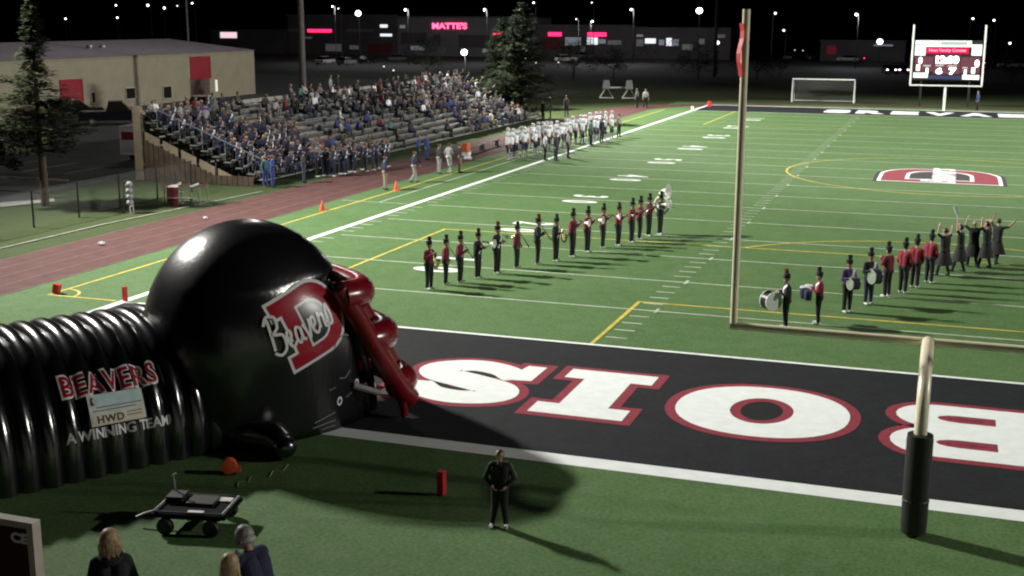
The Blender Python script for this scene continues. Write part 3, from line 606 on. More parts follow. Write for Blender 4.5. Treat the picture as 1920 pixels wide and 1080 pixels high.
# ------------------------------------------------------------------ people
def cap(mb, p0, r0, p1, r1, seg=12):
    p0, p1 = Vector(p0), Vector(p1); d = p1-p0; L = d.length
    if L < 1e-5: d = Vector((0, 0, 1)); L = 1e-5
    t = d/L; pts = []; rs = []
    for a in (-90, -60, -30, 0): pts.append(p0+t*r0*math.sin(R(a))); rs.append(max(.001, r0*math.cos(R(a))))
    for a in (0, 30, 60, 90): pts.append(p1+t*r1*math.sin(R(a))); rs.append(max(.001, r1*math.cos(R(a))))
    mb.tube(pts, rs, seg)
TAGS = ('skin', 'top', 'bottom', 'shoe', 'hair', 'accent')
def body(name, voxel=.02, ratio=.5, seated=False, arms=None, legs=None, lean=0.0, bulk=1.0, pads=False, fingers=False, sash=False, socks=False, head_turn=0.0, head_nod=0.0, female=False, sleeves=True, long_hair=False):
    """one continuous body surface; forward +x, left +y. arms/legs: {side: (elbow, wrist)} in a standing frame"""
    dz = -.45 if seated else 0.0; P = []  # (tag, p0, r0, p1, r1)
    def up(x, y, z):  # upper body point with forward lean about the hips
        z += dz; hz = .95+dz; c, s = math.cos(lean), math.sin(lean); return (x*c+(z-hz)*s, y, hz+(z-hz)*c-x*s)
    k = bulk; sh = .185*(1.0 if not pads else 1.22)*(0.93 if female else 1)
    for s in (-1, 1):
        P.append(('top', up(-.01, s*.062, 1.02), .115*k, up(.0, s*.085, 1.33), .122*k))
        P.append(('bottom', up(-.02, s*.075, .94), .118*k*(1.06 if female else 1), up(-.01, s*.075, .99), .112*k))
    P.append(('top', up(0, -sh+.03, 1.415), .07*k*(1.35 if pads else 1), up(0, sh-.03, 1.415), .07*k*(1.35 if pads else 1)))
    P.append(('top', up(.02, 0, 1.40), .085*k, up(.0, 0, 1.2), .10*k))
    P.append(('skin', up(-.005, 0, 1.45), .052, up(.01, 0, 1.54), .048))
    hc = up(.025, 0, 1.64); hx, hy = math.cos(head_turn), math.sin(head_turn)
    def hp(f, l, z): c, s = math.cos(head_nod), math.sin(head_nod); f2 = f*c+z*s; z2 = z*c-f*s; return (hc[0]+f2*hx-l*hy, hc[1]+f2*hy+l*hx, hc[2]+z2)
    P.append(('head', hp(.018, 0, -.045), .070, hp(-.008, 0, .025), .094))
    P.append(('head', hp(-.02, 0, .02), .092, hp(.018, 0, .03), .088))
    if voxel < .016:
        P.append(('skin', hp(.098, 0, .0), .012, hp(.112, 0, -.022), .014)); P.append(('skin', hp(.07, 0, -.085), .03, hp(.06, 0, -.09), .03))
        for s in (-1, 1): P.append(('skin', hp(-.01, s*.092, .01), .018, hp(-.012, s*.096, -.02), .013))
    for s in (-1, 1):
        S0 = up(0, s*sh, 1.41); el, wr = (arms or {}).get(s, ((-.02, s*.255, 1.13), (.05, s*.265, .87)))
        el, wr = up(*el), up(*wr); ra = .058*k
        P.append(('top', S0, ra, el, ra*.83)); mid = tuple(np.array(el)*.12+np.array(wr)*.88)
        P.append(('top' if sleeves else 'skin', el, ra*.8, mid, ra*.62)); P.append(('skin', mid, ra*.58, wr, ra*.55))
        d = (Vector(wr)-Vector(el)).normalized(); side = Vector((0, -s, 0)); side = (side-d*side.dot(d)).normalized(); nrm = d.cross(side)
        if fingers:
            W = Vector(wr); pc = W+d*.055
            for q in (-.022, 0, .022): P.append(('skin', tuple(W+nrm*q*.6), .015, tuple(pc+nrm*q*1.1+d*.02), .014))
            for j, (q, L) in enumerate(((-.034, .062), (-.0115, .074), (.0115, .07), (.034, .055))):
                b0 = pc+nrm*q+d*.02; b1 = b0+d*L*.5+side*.012; b2 = b1+d*L*.42+side*.03
                P.append(('skin', tuple(b0), .0105, tuple(b1), .0098)); P.append(('skin', tuple(b1), .0098, tuple(b2), .0085))
            t0 = W+d*.02-nrm*.03; t1 = t0+d*.035-nrm*.028+side*.012; t2 = t1+d*.03-nrm*.006+side*.016
            P.append(('skin', tuple(t0), .013, tuple(t1), .0115)); P.append(('skin', tuple(t1), .0115, tuple(t2), .0095))
        else:
            W = Vector(wr); P.append(('skin', wr, .034, tuple(W+d*.07+side*.01), .036)); P.append(('skin', tuple(W+d*.07), .03, tuple(W+d*.14+side*.03), .02))
            P.append(('skin', tuple(W+d*.02-nrm*.025), .018, tuple(W+d*.08-nrm*.045), .014))
        if seated: kn, an = (legs or {}).get(s, ((.42, s*.11, .50), (.40, s*.11, .09)))
        else: kn, an = (legs or {}).get(s, ((.012, s*.10, .50), (-.01, s*.105, .10)))
        hip = (0, s*.088, .92+dz)
        P.append(('bottom', hip, .098*k, kn, .070*k)); P.append(('accent' if socks else 'bottom', kn, .068*k, an, .052*k))
        fd = Vector((1, s*.18, 0)).normalized(); A = Vector(an)
        P.append(('shoe', (A.x-.03, A.y, A.z-.05), .046, tuple(Vector((A.x, A.y, A.z-.06))+fd*.15), .036))
    mb = MB()
    for (_, p0, r0, p1, r1) in P: cap(mb, p0, r0, p1, r1)
    me = mb.mesh('tmp', M_BLACK); o = bpy.data.objects.new('tmp', me); COL.objects.link(o)
    rm = o.modifiers.new('r', 'REMESH'); rm.mode = 'VOXEL'; rm.voxel_size = voxel; rm.adaptivity = 0
    sm = o.modifiers.new('s', 'SMOOTH'); sm.factor = .5; sm.iterations = 2 if voxel > .012 else 4
    if ratio < 1: dc = o.modifiers.new('d', 'DECIMATE'); dc.ratio = ratio
    dg = bpy.context.evaluated_depsgraph_get(); out = bpy.data.meshes.new_from_object(o.evaluated_get(dg)); out.name = name
    bpy.data.objects.remove(o); bpy.data.meshes.remove(me)
    n = len(out.polygons); C = np.zeros(n*3); out.polygons.foreach_get('center', C); C = C.reshape(-1, 3); best = np.full(n, 1e9); ti = np.zeros(n, int)
    names = []
    for j, (tg, p0, r0, p1, r1) in enumerate(P):
        a, c_ = np.array(p0), np.array(p1); ab = c_-a; t = np.clip(((C-a)@ab)/max(1e-9, ab@ab), 0, 1); dd = np.linalg.norm(C-a-t[:, None]*ab, axis=1)-(r0+(r1-r0)*t)
        m_ = dd < best; best[m_] = dd[m_]; ti[m_] = j
    idx = {t: i for i, t in enumerate(TAGS)}; mi = np.array([idx.get(P[j][0], 0) for j in ti])
    H = np.array([P[j][0] == 'head' for j in ti]); q = C-np.array(hc); fx = q[:, 0]*hx+q[:, 1]*hy
    hair = H & ((q[:, 2] > .06-.0*fx) | ((fx < .005) & (q[:, 2] > -.06)))
    mi[H] = 0; mi[hair] = 4
    if sash:
        T = mi == 1; loc = C[:, 2]-(1.15+dz); m_ = T & (C[:, 0] > .02) & (np.abs(C[:, 1]-loc*.55) < .06); mi[m_] = 5
    out.materials.clear()
    for t in TAGS: out.materials.append(M_BLACK)
    out.polygons.foreach_set('material_index', mi.astype(np.int32)); out.polygons.foreach_set('use_smooth', [True]*n); out.update()
    out['head'] = [float(x) for x in hc]; return out
def fabric(name, c): return mat('fabric_'+name, c, .85, .15, 14)
FAB = {n: fabric(n, c) for n, c in dict(navy=(.016, .020, .05), black=(.010, .010, .012), charcoal=(.035, .036, .04), grey=(.14, .14, .15), lightgrey=(.30, .30, .31), white=(.74, .76, .82), maroon=(.15, .014, .028), red=(.20, .012, .028),
        brown=(.07, .05, .035), tan=(.22, .17, .11), teal=(.06, .15, .15), blue=(.03, .055, .20), olive=(.055, .06, .035), purple=(.06, .03, .12), khaki=(.26, .22, .15), orange=(.45, .11, .03), denim=(.04, .055, .10)).items()}
SKIN = [mat('skin_light', (.33, .20, .145), .55, .06, 10), mat('skin_mid', (.23, .13, .09), .55, .06, 10)]
HAIR = {n: mat('hair_'+n, c, .5, .25, 30) for n, c in dict(dark=(.015, .011, .008), brown=(.05, .028, .015), blond=(.38, .28, .15), grey=(.25, .24, .23)).items()}
M_SHOEB = mat('black_shoe', (.012, .012, .012), .35, .1); M_SHOEW = mat('white_shoe', (.6, .6, .6), .5, .1)
def dress(o, top, bottom, shoe='b', hair='brown', accent='white', skin=0):
    for s, m in zip(o.material_slots, (SKIN[skin], FAB[top], FAB[bottom], M_SHOEB if shoe == 'b' else M_SHOEW, HAIR[hair], FAB[accent])): s.link = 'OBJECT'; s.material = m
def person(me, loc, rz, label, group, sc=1.0, **k):
    o = link_mesh('person', me, None, loc, rz, sc); tag(o, label, 'person', group); dress(o, **k); return o
sA = {s: ((.06, s*.27, 1.16), (.27, s*.12, 1.22)) for s in (-1, 1)}
PROTO = dict(
 sit=body('seated_body', .024, .45, True, {s: ((.06, s*.25, 1.15), (.28, s*.14, 1.02)) for s in (-1, 1)}, lean=.12),
 sit_lean=body('leaning_body', .024, .45, True, {s: ((.12, s*.24, 1.16), (.30, s*.05, 1.10)) for s in (-1, 1)}, lean=.42),
 sit_cross=body('arms_folded_body', .024, .45, True, {1: ((.08, .25, 1.16), (.2, -.06, 1.2)), -1: ((.08, -.25, 1.16), (.2, .08, 1.17))}, lean=-.05, bulk=1.1),
 sit_turn=body('turned_body', .024, .45, True, {1: ((.0, .28, 1.15), (.2, .2, 1.0)), -1: ((.1, -.22, 1.2), (.22, -.05, 1.45))}, lean=.05, head_turn=.8),
 sit_band=body('band_seated_body', .022, .5, True, {s: ((.08, s*.25, 1.16), (.28, s*.08, 1.22)) for s in (-1, 1)}, lean=.05, sash=True),
 stand=body('standing_body', .02, .5, legs={s: ((.01, s*.115, .5), (-.01, s*.14, .1)) for s in (-1, 1)}),
 stand_fold=body('standing_folded_body', .02, .5, False, {1: ((.06, .26, 1.15), (.2, -.05, 1.18)), -1: ((.06, -.26, 1.15), (.2, .07, 1.14))}, bulk=1.08, legs={s: ((.01, s*.12, .5), (-.01, s*.15, .1)) for s in (-1, 1)}),
 walk=body('walking_body', .02, .5, False, {1: ((-.1, .26, 1.14), (.02, .27, .92)), -1: ((.06, -.26, 1.14), (.24, -.24, .98))}, {1: ((.12, .1, .52), (.22, .1, .1)), -1: ((.02, -.1, .5), (-.24, -.1, .14))}, lean=.06),
 stand_band=body('band_standing_sash_body', .02, .5, False, sA, sash=True),
 player=body('player_body', .02, .5, False, {s: ((-.05, s*.36, 1.16), (.07, s*.24, .98)) for s in (-1, 1)}, {s: ((.03, s*.15, .5), (-.01, s*.19, .1)) for s in (-1, 1)}, pads=True, bulk=1.1, socks=True, sleeves=False),
 player2=body('player_relaxed_body', .02, .5, False, {s: ((.0, s*.33, 1.13), (.08, s*.31, .88)) for s in (-1, 1)}, {1: ((.05, .14, .5), (.03, .17, .1)), -1: ((.0, -.14, .5), (-.06, -.17, .1))}, pads=True, bulk=1.1, socks=True, sleeves=False, head_turn=.5),
 band_hold=body('band_holding_body', .015, .45, False, sA, bulk=1.17, fingers=True, sash=True),
 band_plain=body('band_holding_plain_body', .015, .45, False, {s: ((.05, s*.28, 1.2), (.30, s*.07, 1.38)) for s in (-1, 1)}, bulk=1.17, fingers=True),
 band_down=body('band_arms_down_body', .015, .45, False, {s: ((.0, s*.27, 1.14), (.1, s*.22, .95)) for s in (-1, 1)}, bulk=1.17, fingers=True),
 guard=body('guard_body', .016, .45, False, {1: ((.06, .33, 1.55), (.1, .26, 1.82)), -1: ((.1, -.36, 1.46), (.2, -.5, 1.66))}, {1: ((.1, .1, .52), (.2, .1, .1)), -1: ((-.02, -.1, .5), (-.16, -.1, .11))}, fingers=True, sleeves=False, female=True),
)
# --- seated crowd
def density(px, py):
    if px > 985: return 0
    if px < 585 and py > 205+(px-320)*.10 and py < 345: return .86 if px < 560 else .6      # visiting band block
    if px < 420 and py < 215: return .8
    if py < 192+(865-px)*.03 and 540 < px < 770: return .52
    if py < 200 and 770 <= px < 866: return .95
    if px > 870 and py > 185: return .85
    if 600 < px < 800 and py > 235 and py < 262: return .16
    if px >= 800 and py > 205: return .13
    if py >= 262 and px < 740: return .55
    return .2
TOPS = [('charcoal', 8), ('black', 5), ('grey', 9), ('navy', 9), ('brown', 1.5), ('lightgrey', 5), ('white', 3.4), ('maroon', 1.5), ('teal', 1), ('olive', 1), ('blue', 2.5), ('tan', .6), ('purple', .5)]
def pick(ws): r_ = random.uniform(0, sum(w_ for _, w_ in ws)); 
def choose(ws):
    r_ = random.uniform(0, sum(w_ for _, w_ in ws))
    for n, w_ in ws:
        r_ -= w_
        if r_ <= 0: return n
    return ws[-1][0]
NICE = dict(lightgrey='light grey', denim='denim')
ORD = ['first', 'second', 'third', 'fourth', 'fifth', 'sixth', 'seventh', 'eighth', 'ninth', 'tenth', 'eleventh', 'twelfth', '13th', '14th', '15th', '16th', '17th', '18th', '19th', '20th', '21st', '22nd', '23rd'] + ['%dth' % i for i in range(24, 31)] + ['31st', '32nd', '33rd'] + ['%dth' % i for i in range(34, 60)]
seats = []
for i in range(NR):
    y = BY0+.5
    while y < BY1-.3:
        if not any(c_ < y < d_ for (c_, d_) in ((47.1, 48.3), (59.5, 60.7), (71.9, 73.1))):
            px, py = proj((row_x(i), y, row_z(i)+.9))
            if random.random() < density(px, py): seats.append((i, y, px, py))
        y += random.uniform(.62, .78) if y < 47 else random.uniform(.66, 1.0)
random.shuffle(seats)
front = sorted(seats[:215], key=lambda s_: (s_[0], s_[1])); cnt = {}
for (i, y, px, py) in front:
    cnt[i] = cnt.get(i, 0)+1
    isband = px < 585 and py > 205+(px-320)*.10
    x = row_x(i)-.12; z = row_z(i)
    where = '%s from near end, %s bleacher row' % (ORD[cnt[i]-1], ORD[i])
    if isband:
        if py > 300 and px < 470 and random.random() < .25: top = 'maroon'
        else: top = 'navy'
        o = person(PROTO[random.choice(['sit_band', 'sit_band', 'sit', 'sit_lean', 'sit_turn'])], (x, y, z), random.uniform(-.55, .35), 'seated bandsman in %s uniform, %s' % (top, where), 'visiting band seated in the bleachers', random.uniform(.93, 1.05), top=top, bottom=random.choice(['navy', 'navy', 'black']), hair=random.choice(['dark', 'dark', 'brown', 'white_hat' if False else 'dark', 'blond']), accent=random.choice(['white', 'white', 'lightgrey']))
    else:
        top = choose(TOPS); hr = choose([('dark', 5), ('brown', 4), ('blond', 2), ('grey', 1.5)])
        o = person(PROTO[random.choice(['sit', 'sit', 'sit_lean', 'sit_cross', 'sit_turn'])], (x, y, z), random.uniform(-.5, .5), 'seated spectator in %s top, %s hair, %s' % (NICE.get(top, top), hr, where), 'spectators seated in the bleachers', random.uniform(.88, 1.06), top=top, bottom=random.choice(['denim', 'black', 'charcoal', 'navy', 'khaki']), hair=hr, skin=random.choice([0, 0, 1]))
    o['kind'] = 'thing'
# the rest of the seated crowd, behind and between those above, joined
XMATS = SKIN + [FAB[k] for k in FAB] + [HAIR[k] for k in HAIR] + [M_SHOEB]; XI = {m.name: i for i, m in enumerate(XMATS)}
PM = {}
for k in ('sit', 'sit_lean', 'sit_cross', 'sit_band'):
    me = PROTO[k]; co = np.zeros(len(me.vertices)*3); me.vertices.foreach_get('co', co); mi = np.zeros(len(me.polygons), np.int32); me.polygons.foreach_get('material_index', mi)
    PM[k] = (co.reshape(-1, 3), [tuple(p.vertices) for p in me.polygons], mi)
cv, cfc, cm, off = [], [], [], 0
for (i, y, px, py) in seats[215:300]:
    isb = px < 585 and py > 205+(px-320)*.10; k = random.choice(['sit_band', 'sit', 'sit_lean']) if isb else random.choice(['sit', 'sit_lean', 'sit_cross']); co, fs_, mi = PM[k]
    q, sc = random.uniform(-.4, .4), random.uniform(.9, 1.05); c_, s_ = math.cos(q)*sc, math.sin(q)*sc; X = co.copy(); X[:, 0], X[:, 1] = co[:, 0]*c_-co[:, 1]*s_, co[:, 0]*s_+co[:, 1]*c_
    X[:, 2] *= sc; X += (row_x(i)-.12, y, row_z(i)); cv.append(X); cfc += [tuple(v+off for v in f) for f in fs_]; off += len(X)
    tp = 'navy' if isb else choose(TOPS); lut = np.array([random.choice((0, 0, 1)), XI[FAB[tp].name], XI[FAB[random.choice(['denim', 'black', 'charcoal', 'navy'])].name], XI[M_SHOEB.name], XI[HAIR[random.choice(list(HAIR))].name], XI[FAB['white'].name]]); cm.append(lut[mi])
if cv:
    me = bpy.data.meshes.new('crowd'); me.from_pydata(np.concatenate(cv).tolist(), [], cfc)
    for m in XMATS: me.materials.append(m)
    me.polygons.foreach_set('material_index', np.concatenate(cm).astype(np.int32)); me.polygons.foreach_set('use_smooth', [True]*len(me.polygons)); me.update()
    o = link_mesh('crowd', me); tag(o, 'remaining seated spectators filling the visitor bleachers', 'crowd', None, 'stuff')
print('SEATS', len(seats))
# spectators standing on the top row
for px, py, top, lab in ((617, 165, 'lightgrey', 'standing spectator in light grey jacket on the top bleacher row'), (631, 170, 'black', 'standing spectator in black beside the light grey jacket on the top bleacher row')):
    p = at_plane(px, py, x=row_x(10)); person(PROTO['stand'], (row_x(10)+.1, p.y, row_z(10)), .2, lab, 'spectators standing in the bleachers', 1.0, top=top, bottom='charcoal', hair='brown')
# --- people along the track in front of the bleachers
def gperson(proto, px, py, rz, label, group, sc=1.0, **k):
    p = G(px, py); return person(PROTO[proto], (p.x, p.y, 0.012), rz, label, group, sc, **k)
tr = [(722, 356, 'stand', 'navy', 'khaki', 1.02), (776, 343, 'walk', 'navy', 'lightgrey', 1.0), (823, 326, 'stand', 'charcoal', 'lightgrey', 1.0), (842, 324, 'walk', 'lightgrey', 'white', 1.0), (862, 324, 'stand', 'navy', 'tan', 1.0),
      (512, 352, 'stand_fold', 'blue', 'blue', 1.0), (570, 343, 'stand_fold', 'charcoal', 'denim', 1.0), (800, 300, 'stand', 'blue', 'blue', .95), (785, 305, 'stand', 'blue', 'navy', 1.0), (498, 350, 'stand', 'teal', 'blue', .95)]
desc = ['man in navy jacket and khaki trousers nearest the orange cone', 'man in dark navy jacket walking in light grey trousers on the track', 'person in charcoal top and light grey trousers on the grass by the track', 'person in light grey top and white trousers walking beside the track', 'person in navy top and tan trousers left of the orange bag',
        'person in bright blue coat standing at the near bleacher corner', 'person in charcoal coat standing at the track edge by the band seats', 'person in blue top standing by the lowest bleacher row mid stand', 'person in blue top and navy trousers by the lowest bleacher row', 'person in teal top and blue trousers at the near bleacher corner']
for (px, py, pr, t_, b_, sc), lab in zip(tr, desc): gperson(pr, px, py, random.uniform(-.6, .6)+(1.3 if pr == 'walk' else .2), lab, 'people along the track', sc, top=t_, bottom=b_, shoe='w' if 'white' in lab else 'b')
for i in range(14):      # visiting band members standing in a line by the track
    px = 596+10.2*i+random.uniform(-2, 2); py = 334-.42*(px-596)*.38+random.uniform(-2, 3)
    gperson('stand_band', px, py, random.uniform(-.2, .4), 'visiting bandsman in navy uniform standing at the track edge, %s from the near end' % ORD[i], 'visiting band standing at the track edge', random.uniform(.92, 1.03), top='navy', bottom=random.choice(['navy', 'black']), shoe='w', hair=random.choice(['dark', 'brown', 'grey']))
# --- visiting team along the sideline
hmb = MB(); hmb.lathe([(.001, -.13), (.09, -.125), (.125, -.06), (.138, .02), (.125, .09), (.08, .14), (.001, .155)], (0, 0, 0), 16); HELM = hmb.mesh('football_helmet', mat('white_helmet_shell', (.68, .68, .70), .25, .04), True)
fm = MB()
for z in (-.075, -.03): fm.tube([(.05, -.12, z), (.15, -.07, z), (.17, 0, z), (.15, .07, z), (.05, .12, z)], .009, 6)
fm.tube([(.165, 0, .0), (.17, 0, -.09)], .009, 6); FMASK = fm.mesh('facemask', FAB['navy'])
n = 0
for i in range(40):
    t_ = i/39.; px = 950+(1148-950)*t_+random.uniform(-4, 4); py = 301-(301-258)*t_+(-11 if i % 2 else 0)+random.uniform(-3, 2)
    p = G(px, py); pr = random.choice(['player', 'player2']); me = PROTO[pr]; rz = random.uniform(-.7, .7); sc = random.uniform(.92, 1.0)
    o = person(me, (p.x, p.y, .012), rz, 'player in white jersey and helmet, %s from the near end of the line' % ORD[i], 'visiting team lined along the sideline', sc, top='white', bottom='navy', accent='lightgrey', shoe='b' if i % 2 else 'w')
    h = link_mesh('helmet', HELM, o, Vector(me['head'])+Vector((0, 0, .01)), .5 if pr == 'player2' else 0); link_mesh('facemask', FMASK, h)
for px, py, t_, b_, lab in ((1022, 301, 'white', 'black', 'official in white top and black trousers before the white players'), (1065, 297, 'lightgrey', 'black', 'coach in light grey top and black trousers beside the white players'), (1160, 257, 'lightgrey', 'black', 'official in light grey top past the far end of the white players'),
                            (1042, 302, 'charcoal', 'navy', 'coach in charcoal top in front of the white players'), (1128, 268, 'navy', 'navy', 'coach in navy at the far end of the white players'), (1108, 272, 'teal', 'navy', 'staff in teal top among the far white players')):
    gperson('stand', px, py, random.uniform(-.5, .5), lab, 'coaches and officials by the visiting team', 1.04, top=t_, bottom=b_)
for px, py, lab, t_ in ((1194, 202, 'person in grey top standing on the far track, left of a pair', 'grey'), (1210, 203, 'person in light top and dark trousers on the far track, right of a pair', 'lightgrey'), (1018, 230, 'person in black standing beyond the white players, nearest the bleachers', 'black'), (1032, 222, 'person in black standing beyond the white players', 'black'), (1062, 219, 'person in dark top with light sleeve on the grass behind the team', 'charcoal'), (1832, 207, 'person in blue jacket standing behind the far end zone', 'blue')):
    gperson('stand', px, py, random.uniform(0, 6), lab, 'people standing beyond the field', 1.12, top=t_, bottom='black')
# --- home marching band
hat = MB(); hat.lathe([(.098, 0), (.108, .02), (.11, .13), (.103, .14), (.001, .145)], (0, 0, 0), 16); hat.lathe([(.001, .0), (.07, .002), (.075, .012), (.001, .014)], (.085, 0, .012), 12); SHAKO = hat.mesh('shako_hat', FAB['black'], True)
pl = MB()
pl.lathe([(.02, 0), (.055, .04), (.066, .10), (.045, .16), (.012, .2)], (0, 0, 0), 9)
for i in range(60):
    q, h, = random.uniform(0, 6.28), random.uniform(.03, .16); r_ = .05; pl.add([(r_*math.cos(q), r_*math.sin(q), h), (r_*1.7*math.cos(q+.15), r_*1.7*math.sin(q+.15), h+.05), (r_*math.cos(q+.3), r_*math.sin(q+.3), h+.02)], [(0, 1, 2)])
PLUME = pl.mesh('plume', FAB['black']); band_ = MB(); band_.lathe([(.104, .03), (.109, .035), (.109, .065), (.104, .07)], (0, 0, 0), 16); HATBAND = band_.mesh('hat_band', FAB['white'])
M_BRASS = mat('brass_lacquer', (.62, .50, .26), .22, .05, metal=.9); M_SILVER = mat('silver_plate', (.72, .72, .72), .2, .04, metal=.9); M_DRUMW = mat('drum_white_shell', (.70, .70, .72), .3, .04); M_EBONY = mat('ebony', (.012, .011, .011), .3, .1)
M_FIBRE = mat('white_fibreglass', (.74, .74, .72), .25, .04)
def trumpet(t):
    b = MB(); b.tube([(-.2, 0, .02), (.15, 0, 0)], .009, 8); b.tube([(.1, .02, 0), (.16, .02, -.02), (.16, .02, -.06), (-.05, .02, -.06), (-.09, .02, -.03), (-.05, .02, 0)], .009, 8); b.build('tubing', M_SILVER, t)
    b = MB(); b.lathe([(.009, .12), (.014, .2), (.03, .26), (.065, .30), (.06, .302), (.02, .24)], (0, 0, 0), 14, 'x'); b.build('bell', M_SILVER, t, True)
    b = MB()
    for k in range(3): b.tube([(-.02+.03*k, .01, -.08), (-.02+.03*k, .01, .04)], .012, 8)
    b.build('valves', M_BRASS, t)
def clarinet(t):
    b = MB(); b.tube([(-.08, 0, .12), (.25, 0, -.35)], [.012, .016], 8); b.build('barrel', M_EBONY, t); b = MB(); b.tube([(.25, 0, -.35), (.29, 0, -.41)], [.016, .035], 10); b.build('bell', M_EBONY, t)
def saxophone(t):
    b = MB(); b.tube([(-.1, 0, .2), (-.02, 0, .24), (.02, 0, .18), (.05, 0, -.2), (.1, 0, -.3), (.18, 0, -.3), (.22, 0, -.2), (.25, 0, -.02)], [.01, .012, .018, .03, .036, .042, .05, .085], 12); b.build('tubing', M_BRASS, t, True)
    b = MB(); b.tube([(.04, .03, .1), (.06, .03, -.18)], .012, 6); b.build('key_rods', M_BRASS, t)
def horn(t):
    b = MB(); b.tube([(-.18, 0, .05), (.05, 0, .04), (.2, 0, 0)], [.008, .02, .03], 10); b.tube([(.15*math.cos(q), .0, -.06+.1*math.sin(q)) for q in [i*.5 for i in range(14)]], .014, 8); b.build('tubing', M_SILVER, t)
    b = MB(); b.lathe([(.03, .15), (.05, .25), (.10, .33), (.15, .36), (.145, .362), (.05, .28)], (0, 0, 0), 16, 'x'); b.build('bell', M_FIBRE, t, True)
def trombone(t):
    b = MB(); b.tube([(-.1, -.04, 0), (.75, -.04, -.05), (.8, -.01, -.05), (.75, .02, -.05), (-.05, .02, 0)], .01, 8); b.build('slide', M_SILVER, t)
    b = MB(); b.tube([(-.1, .06, .02), (-.3, .06, .03), (-.34, .09, .04), (-.3, .12, .03), (.1, .12, .02)], .012, 8); b.lathe([(.012, .1), (.03, .25), (.06, .33), (.11, .37), (.05, .3)], (0, .12, .02), 14, 'x'); b.build('bell', M_FIBRE, t, True)
def sousaphone(t):
    b = MB(); b.tube([(.05+.33*math.cos(q), -.05+.02*q, .0+.36*math.sin(q)) for q in [i*.3 for i in range(24)]], [.025+.0025*i for i in range(24)], 12); b.build('coil', M_FIBRE, t, True)
    b = MB(); b.tube([(-.05, .1, .35), (-.06, .12, .5), (.05, .12, .58)], [.08, .09, .1], 12); b.lathe([(.09, .02), (.12, .12), (.2, .2), (.32, .25), (.315, .255), (.1, .12)], (.02, .12, .58), 20, 'x'); b.build('bell', M_FIBRE, t, True)
def drum(t, r_, L, axis, shell, head, rimm):
    b = MB(); b.lathe([(r_, -L/2), (r_, L/2)], (0, 0, 0), 20, axis); b.build('shell', shell, t, True)
    for s in (-1, 1):
        b = MB(); b.lathe([(r_*1.02, s*L/2-.012), (r_*1.05, s*L/2-.012), (r_*1.05, s*L/2+.012), (r_*1.02, s*L/2+.012)], (0, 0, 0), 20, axis); b.build('rim', rimm, t)
        b = MB(); b.lathe([(r_*.99, s*(L/2+.001)), (r_*.99, s*(L/2+.008))], (0, 0, 0), 20, axis); b.build('drum_head', head, t)
INSTR = dict(trumpet=(trumpet, (.42, 0, 1.46)), clarinet=(clarinet, (.2, 0, 1.42)), saxophone=(saxophone, (.24, -.05, 1.2)), horn=(horn, (.34, 0, 1.44)), trombone=(trombone, (.4, 0, 1.5)), sousaphone=(sousaphone, (.0, .02, 1.35)))
def place_on(p, rz, off): c, s = math.cos(rz), math.sin(rz); return (p.x+off[0]*c-off[1]*s, p.y+off[0]*s+off[1]*c, off[2])
def bandsman(px, py, rz, proto, label, top, bottom='black', plume='black', sc=1.0, instrument=None, ilabel=None, shoe='w', hatted=True, accent='white', jit=.22):
    sc *= .905*random.uniform(.955, 1.035); rz += random.uniform(-jit, jit)
    p = G(px, py); o = person(PROTO[proto], (p.x, p.y, .012), rz, label, 'home marching band on the field', sc, top=top, bottom=bottom, shoe=shoe, hair='dark', accent=accent)
    if hatted:
        h = link_mesh('shako_hat', SHAKO, o, Vector(PROTO[proto]['head'])+Vector((-.01, 0, .04)), 0)
        q = link_mesh('plume', PLUME, h, (.02, 0, .12)); q.material_slots[0].link = 'OBJECT'; q.material_slots[0].material = FAB[plume]
    if instrument:
        fn, off = INSTR[instrument]; t = thing(instrument, ilabel, instrument, place_on(p, rz, tuple(a*sc for a in off)), rz, 'band instruments'); fn(t)
    return p
LB = [(805, 543, 'maroon', 'black', 'saxophone', 'band_plain', 1.04), (836, 534, 'maroon', 'black', 'clarinet', 'band_down', .97), (863, 530, 'maroon', 'black', 'clarinet', 'band_hold', .98), (896, 522, 'black', 'black', 'horn', 'band_hold', 1.02), (932, 513, 'black', 'red', 'trumpet', 'band_hold', 1.05),
      (969, 503, 'maroon', 'black', 'clarinet', 'band_down', 1.0), (1008, 496, 'black', 'red', 'clarinet', 'band_hold', 1.02), (1042, 490, 'black', 'black', 'saxophone', 'band_hold', .98), (1073, 482, 'maroon', 'black', 'horn', 'band_plain', 1.02), (1101, 473, 'red', 'black', 'horn', 'band_plain', 1.04),
      (1130, 465, 'maroon', 'black', 'horn', 'band_plain', 1.04), (1159, 461, 'red', 'black', 'trumpet', 'band_plain', .98), (1184, 455, 'maroon', 'black', 'trumpet', 'band_plain', 1.02), (1199, 449, 'maroon', 'black', 'trombone', 'band_plain', 1.0), (1216, 443, 'maroon', 'black', 'trombone', 'band_plain', 1.0), (1237, 440, 'black', 'black', 'sousaphone', 'band_plain', 1.0)]
for i, (px, py, top, plm, ins, pr, sc) in enumerate(LB):
    lab = 'bandsman in %s jacket and %s plume with %s, %s in the left file' % (top, plm, ins, ORD[i])
    bandsman(px, py, random.uniform(-.25, .1), pr, lab, top, plume=plm, sc=sc, instrument=ins, ilabel='%s held by the %s bandsman of the left file' % (ins, ORD[i]))
